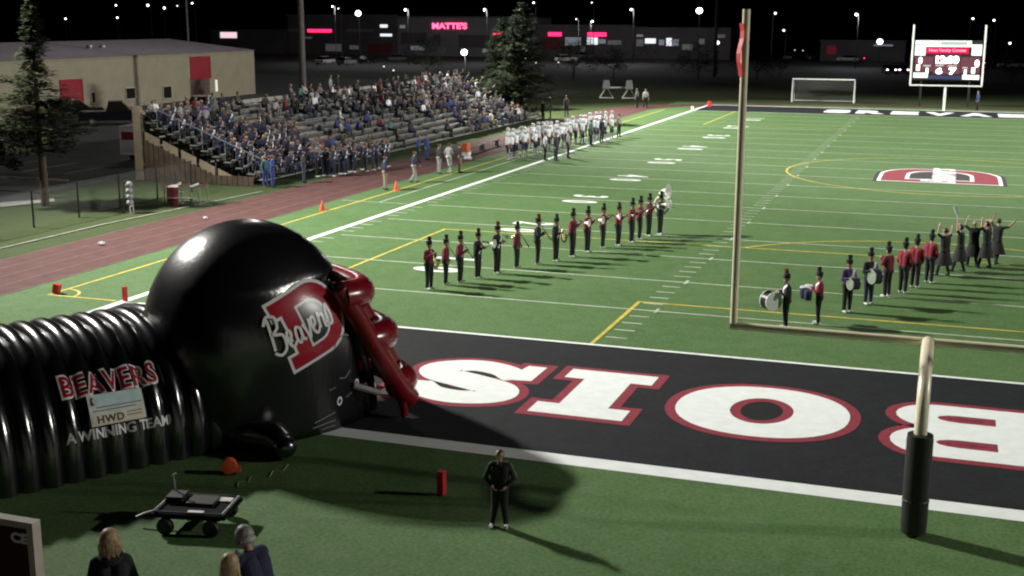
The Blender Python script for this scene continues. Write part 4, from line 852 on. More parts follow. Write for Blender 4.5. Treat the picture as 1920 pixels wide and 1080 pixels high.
# right file: drum line, winds, colour guard
p = bandsman(1472, 616, math.pi+.25, 'band_hold', 'red plumed drummer in black, nearest the goal post crossbar', 'black', plume='red', sc=1.03, jit=0)
t = thing('bass_drum', 'dark bass drum with white rim carried by the red plumed drummer', 'drum', place_on(p, math.pi+.25, (.46, .05, .84)), math.pi+.25+.5, 'band drums'); drum(t, .27, .30, 'y', M_EBONY, mat('dark_drum_head', (.02, .03, .025), .4, .1), M_DRUMW)
p = bandsman(1533, 608, math.pi+.1, 'band_hold', 'drummer in maroon jacket, second in the right file from the goal post', 'red', plume='black', sc=1.0, jit=0)
t = thing('tenor_drums', 'set of white and navy tenor drums carried by the maroon jacketed drummer', 'drums', place_on(p, math.pi+.1, (.42, 0, .95)), math.pi+.1, 'band drums')
for k, (dx, dy, r_) in enumerate(((.0, -.18, .15), (.0, .18, .15), (-.1, -.42, .12), (-.1, .42, .12))):
    b = MB(); b.lathe([(r_*.8, -.14), (r_, -.02), (r_, .14), (r_*.97, .145)], (dx, dy, 0), 16); b.build('tenor_drum', M_DRUMW if k % 2 == 0 else FAB['navy'], t, True)
for px, py, i in ((1587, 586, 0), (1627, 571, 1)):
    rz = -.93; lab = 'drummer with a %s white bass drum, %s in the right file' % (('small', 'large')[i], ORD[2+i])
    p = bandsman(px, py, rz, 'band_hold', lab, ('purple', 'black')[i], bottom='navy' if i else 'black', plume='black', sc=1.02, jit=0)
    t = thing('bass_drum', '%s white bass drum carried by the %s of the right file' % (('small', 'large')[i], ORD[2+i]), 'drum', place_on(p, rz, (.30, 0, .98)), rz, 'band drums'); drum(t, .19+.05*i, .26, 'y', FAB['navy'], M_DRUMW, M_SILVER)
for i, (px, py, rz, tp) in enumerate(((1662, 557, 2.7, 'maroon'), (1692, 550, 1.2, 'red'), (1714, 540, 1.2, 'red'), (1741, 531, .9, 'red'))):
    bandsman(px, py, rz, 'band_plain' if i == 0 else 'band_down', 'bandsman in %s jacket with back to the goal post, %s in the right file' % (tp, ORD[4+i]), tp, sc=1.03)
dr = MB(); dr.lathe([(.36, .42), (.34, .46), (.22, .8), (.145, 1.0), (.15, 1.12), (.165, 1.3), (.12, 1.43)], (0, 0, 0), 18, sx=.8); DRESS = dr.mesh('dress', FAB['black'], True)
for i, (px, py, rz) in enumerate(((1768, 518, 2.4), (1797, 510, 2.9), (1822, 501, 1.9), (1846, 503, 2.6), (1866, 496, 1.0))):
    p = G(px, py); o = person(PROTO['guard'], (p.x, p.y, .012), rz, 'colour guard dancer in long black dress with raised arms, %s from the red jackets' % ORD[i], 'colour guard in black dresses', .98, top='black', bottom='black', shoe='b', hair=('brown', 'dark', 'blond', 'dark', 'brown')[i]); link_mesh('dress', DRESS, o)
p = G(1794, 505); t = thing('flag', 'small white flag raised by the colour guard dancer', 'flag', (p.x-.15, p.y, 1.75)); b = MB(); b.tube([(.1, 0, 0), (-.12, 0, .55)], .012, 6); b.build('staff', M_WPAINT, t)
b = MB(); b.add([(-.03, .01, .25), (.06, .01, .28), (-.06, .01, .56), (-.15, .01, .5)], [(0, 1, 2, 3)]); fl = b.build('cloth', FAB['white'], t); fl.modifiers.new('t', 'SOLIDIFY').thickness = .006
# --- boy in the foreground
BOY = body('boy_body', .009, .5, False, {s: ((.0, s*.31, 1.12), (.12, s*.15, .96)) for s in (-1, 1)}, {1: ((.03, .1, .5), (.0, .13, .1)), -1: ((.0, -.1, .5), (-.02, -.16, .1))}, fingers=True, bulk=1.12, head_turn=0, head_nod=.1)
p = G(937, 988)
boy = person(BOY, (p.x, p.y, .003), -1.35, 'boy in black tracksuit and pale shoes standing behind the near end line', None, .83, top='black', bottom='black', shoe='w', hair='brown')
def eyes(o, me):
    hc = Vector(me['head'])
    for s in (-1, 1): b = MB(); b.ball((.086, s*.034, .012), .014, 8, 6); b.build('eye', mat('eye_dark', (.02, .015, .012), .2, 0), o, True, loc=hc)
eyes(boy, BOY)
b = MB(); b.tube([(-.02, .15, 1.49), (-.02, .235, 1.44), (.0, .30, 1.30), (.0, .37, 1.14)], .011, 6); b.build('sleeve_stripe', FAB['lightgrey'], boy)
b = MB(); b.tube([(.02, -.05, 1.50), (.10, -.03, 1.38), (.12, 0, 1.27), (.10, .03, 1.38), (.02, .05, 1.50)], .007, 6); b.build('lanyard', FAB['grey'], boy)
# --- spectators on the near terrace, seen from behind
TZ = 1.5
def cam_ground(px, depth): return Vector((CP.x, CP.y, 0)) + Vector((cf.x, cf.y, 0)).normalized()*depth + cr*((px-960)/FPX*depth*1.0)
ter = MB(); ter.box((27.2, -12.4, TZ/2), (24, 3.2, TZ))
for k in range(1, 13): ter.box((27.2, -14.0-.8*(k-.5), (TZ+.5*k)/2), (24, .8, TZ+.5*k))
tag(ter.build('terrace', M_CONC), kind='structure')
W1 = body('standing_woman_body', .011, .5, False, {1: ((.04, .25, 1.13), (.2, .14, 1.2)), -1: ((.04, -.25, 1.13), (.24, -.06, 1.28))}, fingers=True, female=True, head_turn=.25)
W2 = body('leaning_man_body', .011, .5, False, {1: ((.12, .24, 1.15), (.3, .16, 1.05)), -1: ((.12, -.24, 1.15), (.32, -.1, 1.1))}, fingers=True, lean=.32, bulk=1.15, head_nod=.1)
def hair_cap(o, me, m, long_=0.25, r=1.0):
    hc = Vector(me['head']); b = MB(); seg, rings = 28, 12
    for i in range(rings+1):
        a = math.pi*.5-math.pi*.62*i/rings
        for k in range(seg):
            q = 2*math.pi*k/seg; rr = .112*r*(1+.035*math.sin(q*9+i)+.02*math.sin(q*17)); front = math.cos(q) > .55 and i > 5
            z = .03+.118*r*math.sin(a); x = rr*math.cos(a)*math.cos(q)-.012; y = rr*math.cos(a)*math.sin(q)*.95
            if front: x *= .82; z = max(z, .06)
            b.v.append((x, y, z))
    for i in range(rings):
        for k in range(seg): b.f.append((i*seg+k, i*seg+(k+1) % seg, (i+1)*seg+(k+1) % seg, (i+1)*seg+k)); b.m.append(0)
    for k in range(120):
        q = R(78)+R(204)*k/119+random.uniform(-.06, .06); x0, y0 = .1*r*math.cos(q)-.012, .1*r*math.sin(q)*.95; L = long_*random.uniform(.8, 1.05)
        b.tube([(x0*.8, y0*.8, .08), (x0*1.08, y0*1.08, .0), (x0*1.12-.01+random.gauss(0, .006), y0*1.06+random.gauss(0, .01), -L*.5), (x0*.98-.015+random.gauss(0, .012), y0*.92+random.gauss(0, .018), -L)], [.007, .011, .009, .003], 5)
    h = b.build('hair', m, o, True, loc=hc); return h
def near_person(me, px, py_top, depth, rz, label, sc, **k):
    hd = me['head']; top = at_plane(px, py_top, z=TZ+(hd[2]+.135)*sc); c, s_ = math.cos(rz)*sc, math.sin(rz)*sc
    o = person(me, (top.x-hd[0]*c+hd[1]*s_, top.y-hd[0]*s_-hd[1]*c, TZ), rz, label, 'spectators on the near terrace', sc, **k); return o
for px, py, dep, rz, me, lab, sc, kw, hairc, ln in (
        (204, 992, 15.0, 2.2, W1, 'blond woman in black coat seen from behind at the lower edge', 1.0, dict(top='black', bottom='black', hair='blond'), 'blond', .16),
        (430, 1038, 14.3, 1.9, W1, 'long haired blond girl at the bottom edge beside the navy jacket', .93, dict(top='tan', bottom='denim', hair='blond'), 'blond', .34),
        (456, 985, 15.2, 2.9, W2, 'person in navy jacket with grey hair leaning left at the bottom edge', 1.02, dict(top='navy', bottom='black', hair='grey'), 'grey', .05)):
    o = near_person(me, px, py, dep, rz, lab, sc, **kw)
    hair_cap(o, me, HAIR[hairc], ln, .98 if ln < .1 else 1.02); eyes(o, me)
    hc_ = Vector(me['head']); b = MB(); b.tube([(hc_.x-.03+.105*math.cos(q), .115*math.sin(q), hc_.z-.175+.03*math.cos(q)-.0) for q in [R(40+28*i) for i in range(11)]], [.02, .03, .036, .04, .045, .048, .045, .04, .036, .03, .02], 8); b.build('collar', FAB[kw['top']], o, True)
# maroon sign board with pale frame on the terrace edge
SGZ = TZ
sg = thing('sign_board', 'maroon sign board with pale frame and white letters in the lower left corner', 'sign', (16.42, -13.75, TZ), 0)
q1, q2, q3 = [at_plane(px, py, y=-13.75) for px, py in ((66, 981), (-260, 930), (90, 1100))]
def sgm(mb, nm, m): mb.v = [(v[0]-16.42, v[1]+13.75, v[2]-TZ) for v in mb.v]; return mb.build(nm, m, sg)
xr, xl, zt = q1.x, q1.x-1.5, q1.z
b = MB(); b.box(((xr+xl)/2, -13.75, (zt+TZ)/2), (xr-xl-.02, .06, zt-TZ-.02)); sgm(b, 'panel', mat('maroon_panel', (.045, .010, .018), .4, .15, 3))
b = MB(); b.box((xr, -13.78, (zt+TZ)/2), (.075, .12, zt-TZ+.07)); sgm(b, 'frame', mat('pale_frame', (.42, .38, .34), .6, .1, 3)); b = MB(); b.box(((xr+xl)/2-.04, -13.78, zt), (xr-xl, .118, .07)); sgm(b, 'frame', MATS['pale_frame'])
vf = stretch(text2d('CE', offset=.05), -.28, -.085, -.06, .03); b = MB(); b.add([(xr-.0+v.x, -13.80, zt-.14+v.y) for v in vf[0]], vf[1]); sgm(b, 'lettering', M_WPAINT)
# dark equipment cart on the turf
cp_ = G(372, 985); ct = thing('equipment_cart', 'low dark flatbed cart with pale fittings on the turf below the inflatable', 'cart', (cp_.x, cp_.y, 0), R(12))
b = MB(); b.box((0, 0, .35), (1.35, .95, .06)); b.build('deck', mat('dark_deck', (.008, .009, .011), .9, .2, 4, spec=.1), ct)
for x in (-.62, .62):
    b = MB(); b.tube([(x, -.44, .41), (x, .44, .41)], .025, 8); b.build('deck_rail', M_GALV, ct)
for y in (-.43, .43):
    b = MB(); b.tube([(-.62, y, .41), (.62, y, .41)], .02, 8); b.build('deck_rail', M_DARKMET, ct)
for x in (-.42, .42):
    for y in (-.4, .4):
        b = MB(); b.lathe([(.05, -.06), (.13, -.06), (.155, -.03), (.155, .03), (.13, .06), (.05, .06)], (x, y*1.15, .155), 16, 'y'); wv = b.build('wheel', M_BLACK, ct, True)
        b = MB(); b.lathe([(.02, -.055), (.07, -.054), (.07, .054), (.02, .055)], (x, y*1.15, .155), 12, 'y'); b.build('hub', M_GALV, wv)
b = MB(); b.box((-.45, .2, .44), (.3, .35, .12)); b.build('case', M_BLACK, ct); b = MB(); b.box((.05, .15, .41), (.5, .4, .06)); b.build('case', M_BLACK, ct); b = MB(); b.box((0, 0, .26), (1.0, .5, .12)); b.build('undercarriage', M_BLACK, ct); b = MB(); b.box((.42, .28, .395), (.26, .18, .03)); b.build('fitting', M_WPAINT, ct); b = MB(); b.box((.1, -.34, .395), (.28, .1, .03)); b.build('fitting', M_WPAINT, ct)
b = MB(); b.tube([(-.55, .35, .45), (-.58, .37, .78), (-.52, .36, .82)], .022, 8); b.tube([(-.6, .0, .3), (-.95, -.1, .22), (-1.1, -.12, .15)], .02, 8); b.build('handle', M_GALV, ct)
# litter on the track
for px, py, lab, s in ((190, 460, 'crumpled white bag lying on the red track', .16), (385, 411, 'flat white paper lying on the red track', .12), (828+50, 300, 'white towel on the ground by the visiting bench', .3)):
    p = G(px, py); b = MB(); b.ball((0, 0, s*.42), (s, s*.8, s*.42), 10, 7); b.v = [(v[0]*(1+.25*math.sin(v[1]*40)), v[1]*(1+.2*math.cos(v[0]*37)), max(.0, v[2]*(1+.3*math.sin(v[0]*50+v[1]*31)))) for v in b.v]
    tag(b.build('litter', FAB['white'], None, False, (p.x, p.y, .014)), lab, 'litter')
# ------------------------------------------------------------------ gear beside the stand: rack, chairs, bins
p = G(243, 398); t = thing('ball_bag_rack', 'upright rack of white bags standing on the grass by the fence', 'rack', (p.x, p.y, 0), .4)
b = MB()
for y in (-.3, .3): b.tube([(-.2, y, 0), (-.1, y, 1.45)], .025, 6)
b.tube([(-.1, -.3, 1.45), (-.1, .3, 1.45)], .025, 6); b.build('frame', M_DARKMET, t)
for k in range(4): b = MB(); b.ball((.05, 0, 1.3-.28*k), (.16, .24, .15), 10, 7); b.build('bag', FAB['lightgrey'], t, True)
b = MB(); b.tube([(.1, -.3, 0), (.1, -.3, .3), (.1, .3, .3), (.1, .3, 0)], .03, 6); b.build('stand', M_WPAINT, t)
p = G(350, 382); t = thing('hurdle_stack', 'jumble of stacked hurdles and benches on the grass before the bleacher end wall', 'equipment', (p.x, p.y, 0), .2)
for k in range(5):
    x = -.9+.45*k; b = MB(); b.tube([(x, -.5, 0), (x, -.5, .95), (x, .5, .95), (x, .5, 0)], .022, 6); b.tube([(x, -.5, .05), (x+.6, -.5, .05)], .022, 6); b.tube([(x, .5, .05), (x+.6, .5, .05)], .022, 6); f_ = b.build('hurdle_frame', M_GALV, t)
    b = MB(); b.box((x, 0, .93), (.03, 1.05, .08)); b.build('hurdle_board', FAB['white'] if k % 2 else FAB['maroon'], f_)
b = MB(); b.box((-.9, .75, .45), (.9, .3, .04)); b.build('bench_top', M_ALU, t); b = MB(); b.box((.1, -.85, .4), (1.4, .3, .04)); b.build('bench_top', M_ALU, t)
for x in (-.5, .6): b = MB(); b.box((x, -.85, .2), (.05, .28, .38)); b.build('bench_leg', M_DARKMET, t)
p = G(325, 385); bn = thing('rubbish_drum', 'maroon rubbish drum standing beside the stacked hurdles', 'bin', (p.x, p.y, 0)); b = MB(); b.lathe([(.26, 0), (.28, .03), (.28, .45), (.29, .46), (.28, .5), (.28, .88), (.26, .9)], (0, 0, 0), 16); b.build('drum_body', FAB['maroon'], bn, True); b = MB(); b.lathe([(.29, .9), (.29, .93), (.1, 1.0), (.02, 1.0)], (0, 0, 0), 16); b.build('lid', M_WPAINT, bn, True)
p = G(873, 292); t = thing('equipment_bag', 'orange and white equipment bag beside the visiting team bench', 'bag', (p.x, p.y, 0)); b = MB(); b.box((0, 0, .55), (.5, .7, .6), top=.85); b.build('bag_body', FAB['orange'], t); b = MB(); b.box((0, 0, .14), (.5, .7, .22)); b.build('bench_leg', M_WPAINT, t)
for k, (px, py) in enumerate(((905, 292), (935, 282))):
    p = G(px, py); t = thing('team_bench', 'low aluminium team bench on the track, %s the orange bag' % ('next to' if k == 0 else 'farther from'), 'bench', (p.x-1.2, p.y+1.5, 0), R(90), 'visiting team benches')
    b = MB(); b.box((0, 0, .44), (3.4, .28, .05)); b.build('seat', M_ALU, t)
    for x in (-1.4, 1.4): b = MB(); b.box((x, 0, .21), (.06, .26, .41)); b.build('leg', M_GALV, t)
# chain-link fence on the left
fc = thing('chain_link_fence', 'low dark chain link fence on the grass left of the track', 'fence', (-12.7, 12, 0))
for k in range(8): b = MB(); b.tube([(0, 3.0*k-1.0, -.05), (0, 3.0*k-1.0, 1.62)], .045, 8); b.build('fence_post', M_DARKMET, fc, True)
b = MB(); b.tube([(0, -1, 1.58), (0, 20, 1.58)], .025, 6); b.build('top_rail', M_DARKMET, fc)
b = MB()
for i in range(-12, 155):
    y0 = -1+.14*i
    for s in (1, -1):
        a, c_ = (y0, y0+1.5*s); 
        if min(a, c_) < -1.2 or max(a, c_) > 20.2: continue
        b.add([(.0, a-.004, .05), (.0, a+.004, .05), (.0, c_+.004, 1.55), (.0, c_-.004, 1.55)], [(0, 1, 2, 3)])
o = b.build('wire_mesh', M_GALV, fc); o['kind'] = 'stuff'
# ------------------------------------------------------------------ trees
M_BARK = mat('bark', (.055, .042, .032), .9, .25, 8); M_NEEDLE = mat('conifer_needles', (.036, .046, .020), .95, .35, .8, col2=(.014, .021, .008), spec=.1); M_NEEDLED = mat('dark_conifer_needles', (.024, .036, .017), .95, .35, .6, col2=(.010, .017, .008), spec=.1); M_LEAF = mat('broadleaf', (.026, .034, .014), .95, .35, 1.5, col2=(.012, .018, .007), spec=.1)
def conifer(x, y, h, label, prof, seed, dens=1.0, m=M_NEEDLE, bare=.27):
    rd = random.Random(seed); t = thing('conifer_tree', label, 'tree', (x, y, 0), rd.uniform(0, 6), 'trees around the bleachers')
    b = MB(); b.tube([(0, 0, -.1), (.05, .03, h*.3), (0, 0, h*.65), (.02, 0, h*.98)], [.022*h, .017*h, .009*h, .003*h], 9); b.build('trunk', M_BARK, t, True)
    cr_ = MB(); z = h*bare; nb = 0
    while z < h*.985:
        u = (z/h-bare)/(1-bare); L = prof(u)
        for _ in range(int((5 if u < .7 else 4)*dens)):
            a = rd.uniform(0, 6.283); l = L*rd.uniform(.6, 1.12); droop = rd.uniform(-.1, .25); tip = (l*math.cos(a), l*math.sin(a), z+l*droop)
            br = MB(); br.tube([(0, 0, z), (tip[0]*.6, tip[1]*.6, z+l*droop*.35), tip], [.02+.015*l, .012, .005], 5); br.build('branch', M_BARK, t)
            for k in range(int(30*l+14)):
                s_ = rd.uniform(.18, 1.05); w_ = .28*l*(1.15-s_)+.08; cx, cy, cz = tip[0]*s_+rd.gauss(0, w_*.5), tip[1]*s_+rd.gauss(0, w_*.5), z+l*droop*s_+rd.gauss(0, .10)
                q = a+rd.gauss(0, .7); e = rd.uniform(.10, .22); up_ = rd.uniform(-.10, .06); dx, dy = math.cos(q)*e, math.sin(q)*e
                cr_.add([(cx-dx, cy-dy, cz), (cx+dy*.45, cy-dx*.45, cz+up_*.5), (cx+dx*1.3, cy+dy*1.3, cz+up_), (cx-dy*.45, cy+dx*.45, cz-.02)], [(0, 1, 2, 3)])
        z += h*rd.uniform(.018, .034)
    cr_.build('crown', m, t); return t
tl = G(85, 385)
conifer(tl.x, tl.y, 9.7, 'tall ragged conifer with bare trunk at the left, before the tan warehouse', lambda u: (2.6-2.1*u if u < .5 else 1.15*(1.05-u)**.7+.1) if u > .06 else 1.9, 3, 1.15)
pr_ = lambda u: 3.7*(1.02-u)**.8+.15
p = G(985, 228); conifer(p.x-.6, p.y+1, 10.4, 'tall dark conifer past the far end of the bleachers, right of its twin', pr_, 5, 1.3, M_NEEDLED, bare=.1)
p = G(925, 215); conifer(p.x-1.5, p.y+7, 9.0, 'dark conifer just behind the far end of the bleachers', pr_, 6, 1.3, M_NEEDLED, bare=.1)
p = G(1330, 150)
def bush(x, y, h, w_, label, seed):
    rd = random.Random(seed); t = thing('bushy_tree', label, 'tree', (x, y, 0), 0, 'trees around the bleachers'); b = MB(); b.tube([(0, 0, -.1), (.1, 0, h*.3), (.0, .1, h*.6)], [.02*h+.05, .05, .02], 8)
    for k in range(6): a = k*1.05; b.tube([(0, 0, h*.25), (w_*.3*math.cos(a), w_*.3*math.sin(a), h*.55), (w_*.45*math.cos(a), w_*.45*math.sin(a), h*.8)], [.04, .025, .01], 5)
    b.build('trunk', M_BARK, t); c_ = MB()
    cl = [(rd.gauss(0, w_*.28), rd.gauss(0, w_*.28), h*rd.uniform(.3, .95), rd.uniform(.25, .55)*w_*.4) for _ in range(16)]
    for (cx, cy, cz, rr) in cl:
        for k in range(150):
            v = Vector((rd.gauss(0, 1), rd.gauss(0, 1), rd.gauss(0, 1))).normalized()*rr*rd.uniform(.6, 1.1); q = rd.uniform(0, 6.28); e = rd.uniform(.07, .13); dx, dy = math.cos(q)*e, math.sin(q)*e; X, Y, Z = cx+v.x, cy+v.y, cz+v.z*.8
            c_.add([(X-dx, Y-dy, Z), (X+dy*.5, Y-dx*.5, Z+.04), (X+dx, Y+dy, Z+rd.uniform(-.08, .08)), (X-dy*.5, Y+dx*.5, Z-.04)], [(0, 1, 2, 3)])
    c_.build('crown', M_LEAF, t)
p = G(15, 335); bush(p.x-.8, p.y, 3.0, 3.4, 'dense dark bushy tree at the left edge beside the tall conifer', 11)
# p = G(125, 330); bush(p.x, p.y+2, 3.4, 3.4, 'dark bushy tree between the conifer and the parked dark pickup', 12)
for i, (px, D, h_, w_, lab) in enumerate(((1310, 168, 5.5, 7, 'dark bushy tree at the lot edge left of the goal post upright'), (1420, 172, 4.5, 8, 'dark bushy tree at the lot edge right of the goal post upright'), (1150, 165, 5, 8, 'dark bushy tree at the lot edge behind the training sled'), (1900, 176, 5, 8, 'dark bushy tree at the right edge beyond the scoreboard'), (800, 150, 6, 7, 'dark bushy tree behind the bleachers under the large red sign'), (1075, 158, 6.5, 7, 'dark bushy tree right of the dark conifers'))):
    q = at_plane(px, 120, y=D); bush(q.x, D, h_, w_, lab, 30+i)
# ------------------------------------------------------------------ warehouse
M_WALL = mat('beige_metal_wall', (.25, .23, .165), .7, .08, .6); M_ROOF = mat('grey_roof', (.34, .31, .36), .6, .1, 1)
wh = thing('warehouse', 'long beige metal warehouse with red doors behind the bleachers', 'building', (-55, 60, 0))
WY0, WY1, WHH = -42.0, 49.2, 5.15
b = MB(); b.box((-12, (WY0+WY1)/2, WHH/2-.02), (24, WY1-WY0, WHH+.04)); b.build('wall', M_WALL, wh)
b = MB(); b.add([(.25, WY0, WHH+.01), (.25, WY1+.2, WHH+.01), (-12, WY1+.2, WHH+1.25), (-12, WY0, WHH+1.25)], [(0, 1, 2, 3)]); b.add([(-24.2, WY0, WHH+.01), (-12, WY0, WHH+1.25), (-12, WY1+.2, WHH+1.25), (-24.2, WY1+.2, WHH+.01)], [(0, 1, 2, 3)]); b.add([(.2, WY1+.19, WHH+.01), (-12, WY1+.19, WHH+1.24), (-24.2, WY1+.19, WHH+.01)], [(0, 1, 2)]); b.build('roof', M_ROOF, wh)
def wpt(px, py): return at_plane(px, py, x=-55)
def wrect(nm, x0, y0, x1, y1, m, dx=.06, frame=None):
    a, c_ = wpt(x0, y0), wpt(x1, y1); b = MB(); z0 = max(0.02, c_.z); b.box((dx/2+.003, (a.y+c_.y)/2-60, (a.z+z0)/2), (dx, abs(c_.y-a.y), a.z-z0)); o_ = b.build(nm, m, wh)
    if frame:
        w2, h2 = abs(c_.y-a.y), a.z-z0; b = MB()
        for s in (-1, 1): b.box((.05, (a.y+c_.y)/2-60+s*(w2/2+.05), (a.z+z0)/2), (.1, .1, h2+.2))
        for s in (-1, 1): b.box((.05, (a.y+c_.y)/2-60, (a.z+z0)/2+s*(h2/2+.05)), (.096, w2, .1))
        b.build('frame', frame, o_)
M_DOORR = mat('red_door', (.24, .015, .028), .5, .08, 2); M_DARKGL = mat('dark_window_glass', (.012, .012, .010), .15, 0)
wrect('roll_up_door', 112, 152, 156, 206, M_DOORR, .05, M_DOORR); wrect('roll_up_door', 356, 108, 394, 145, M_DOORR, .05, M_DOORR)
wrect('roll_up_door', 356, 145.2, 394, 180, mat('open_door_inside', (.10, .07, .055), .8, .15, 2), .03)
for x0, y0, x1, y1 in ((170, 174, 178, 192), (235, 166, 253, 184), (305, 163, 321, 183)): wrect('window', x0, y0, x1, y1, M_DARKGL, .03, mat('pale_trim', (.34, .32, .26), .7, .05))
a = wpt(404, 152); b = MB(); b.box((.1, a.y-60, a.z-.5), (.1, .35, 1.3)); b.build('door_lamp', mat('lit_door_glass', (.6, .6, .55), .4, 0, emit=(.9, .95, .8), estr=.55), wh)
for px, py in ((168, 88), (192, 88)):
    q = at_plane(px, py, x=-61); b = MB(); b.tube([(-6, q.y-60, WHH+.4), (-6, q.y-60, q.z)], .16, 8); b.lathe([(.18, 0), (.34, .1), (.3, .3), (.02, .36)], (-6, q.y-60, q.z-.1), 10); b.build('roof_vent', M_GALV, wh)
# ------------------------------------------------------------------ vehicles
def car(name, label, cat, x, y, rz, paint, L=4.7, Wd=1.85, H=1.5, lights=None, pickup=False, glass=M_DARKGL):
    t = thing(name, label, cat, (x, y, 0.0), rz, 'parked cars'); h0, h1 = .32, .32+(H-.32)*.52
    prof = [(-.5, .40), (-.5, .86), (-.47, .98), (.47, .96), (.5, .82), (.5, .40)]
    b = MB(); n = len(prof); vs = []
    for s, k in ((-1, 1.0), (1, 1.0)):
        for (u, z) in prof: vs.append((u*L, s*Wd/2*(.97 if z > .9 else 1), z*h1/.98+(0 if z > .5 else -.08)))
    fs = [tuple(range(n-1, -1, -1)), tuple(range(n, 2*n))]+[(i, (i+1) % n, n+(i+1) % n, n+i) for i in range(n)]; b.add(vs, fs); b.build('body', paint, t)
    c0, c1, r0, r1 = ((-.46, .24, -.34, .08) if not pickup else (-.1, .28, -.06, .14))
    b = MB(); vs = [(c0*L, s*Wd*.47, h1) for s in (-1, 1)]+[(c1*L, s*Wd*.47, h1) for s in (1, -1)]+[(r0*L, s*Wd*.39, H) for s in (-1, 1)]+[(r1*L, s*Wd*.39, H) for s in (1, -1)]
    b.add(vs, [(4, 5, 6, 7), (0, 1, 5, 4), (1, 2, 6, 5), (2, 3, 7, 6), (3, 0, 4, 7)]); b.build('window_band', glass, t)
    b = MB(); b.box(((r0+r1)/2*L, 0, H+.012), ((r1-r0)*L, Wd*.8, .05)); b.build('roof', paint, t)
    for u in (-.31, .31):
        for s in (-1, 1):
            b = MB(); b.lathe([(.1, -.1), (.3, -.1), (.33, -.07), (.33, .07), (.3, .1), (.1, .1)], (u*L, s*(Wd/2-.09), .33), 16, 'y'); wv = b.build('wheel', M_BLACK, t, True); b = MB(); b.lathe([(.03, -.11), (.18, -.105), (.18, .105), (.03, .11)], (u*L, s*(Wd/2-.09), .33), 12, 'y'); b.build('rim', M_GALV, wv)
    for s in (-1, 1):
        b = MB(); b.box((.5*L, s*Wd*.36, h1*.78), (.06, .32, .15)); b.build('headlight', lights or M_WPAINT, t); b = MB(); b.box((-.5*L, s*Wd*.38, h1*.8), (.06, .25, .16)); b.build('tail_light', M_DOORR, t)
    return t
P_NAVY = mat('dark_car_paint', (.005, .006, .010), .22, 0, spec=.4); P_SIL = mat('silver_car_paint', (.34, .35, .36), .3, 0, metal=.4, coat=.5); P_WHT = mat('white_car_paint', (.62, .62, .60), .3, 0, coat=.5); P_GRY = mat('grey_car_paint', (.09, .09, .1), .3, 0, coat=.5)
p = G(222, 236); car('parked_pickup', 'dark pickup truck parked before the warehouse red door', 'truck', p.x-1.2, p.y+1, .62, P_NAVY, 5.6, 2.0, 1.95, P_WHT, True)
p = G(190, 228); car('parked_car', 'dark car parked beside the pickup truck near the conifer', 'car', p.x-4.6, p.y+2.5, .7, P_NAVY, 4.8, 1.9, 1.6)
q = at_plane(382, 190, z=1.2); car('parked_car', 'white car parked behind the near end of the bleachers', 'car', q.x, q.y, 1.9, P_WHT, 4.8, 1.9, 1.75)
p = G(245, 303); t = thing('box_trailer', 'white and red box trailer parked beside the bleacher end column', 'trailer', (p.x, p.y+1.8, 0), 0.12)
b = MB(); b.box((0, 0, 1.30), (1.75, 3.6, 1.75)); b.build('box', mat('trailer_white', (.66, .66, .67), .4, .1, 2), t); b = MB(); b.box((0, -1.81, 1.62), (1.5, .012, .5)); b.build('rear_stripe', M_DOORR, t); b = MB(); b.box((0, -1.81, .93), (1.5, .014, .72)); b.build('rear_door', mat('trailer_grey', (.55, .55, .57), .5, .15, 3), t)
b = MB(); b.box((0, 0, 2.2), (1.8, 3.65, .06)); b.build('roof', M_WPAINT, t)
for s in (-1, 1): b = MB(); b.lathe([(.1, -.1), (.3, -.1), (.33, -.07), (.33, .07), (.3, .1), (.1, .1)], (s*.82, -.4, .33), 14, 'x'); b.build('wheel', M_BLACK, t, True)
# ------------------------------------------------------------------ far side: scoreboard, soccer goal, sled
sb = thing('scoreboard', 'lit scoreboard with red numbers behind the far goal post', 'scoreboard', (23.5, 116, 0))
sx0, sx1, sz0, sz1 = 20.2, 26.85, 2.75, 6.85; M_SB = mat('scoreboard_black', (.022, .016, .018), .5, .1, 2)
b = MB(); b.box(((sx0+sx1)/2-23.5, .2, (sz0+sz1)/2), (sx1-sx0, .3, sz1-sz0)); b.build('cabinet', M_SB, sb)
for x in (-2.4, 2.4): b = MB(); b.box((x, .3, sz0/2), (.22, .22, sz0)); b.build('leg', M_BLACK, sb)
M_AD = mat('lit_ad_panel', (.5, .55, .52), .5, 0, emit=(.78, .92, .84), estr=.85); M_AD2 = mat('lit_ad_panel_grey', (.3, .32, .32), .5, .1, 3, emit=(.62, .68, .66), estr=.28); M_LEDR = mat('red_led_ground', (.15, .0, .02), .5, 0, emit=(.75, .0, .05), estr=.85); M_LEDT = mat('red_led_text', (.6, .1, .2), .5, 0, emit=(1.0, .28, .45), estr=1.6); M_LEDW = mat('pink_white_digits', (.9, .7, .7), .5, 0, emit=(1.0, .80, .82), estr=4); M_BLUEP = mat('scoreboard_blue', (.03, .035, .11), .5, .1, 3); M_MAR = mat('scoreboard_maroon', (.09, .03, .045), .5, .1, 3, emit=(.5, .12, .2), estr=.10)
def sbx(px): return 20.21+(px-1716)/(1838-1716)*6.6-23.5
def sbz(py): return 6.85-(py-75.5)/(153-75.5)*4.15
def sp_(nm, px0, py0, px1, py1, m, y=.0): b = MB(); b.box(((sbx(px0)+sbx(px1))/2, y, (sbz(py0)+sbz(py1))/2), (sbx(px1)-sbx(px0), .04, sbz(py0)-sbz(py1))); return b.build(nm, m, sb)
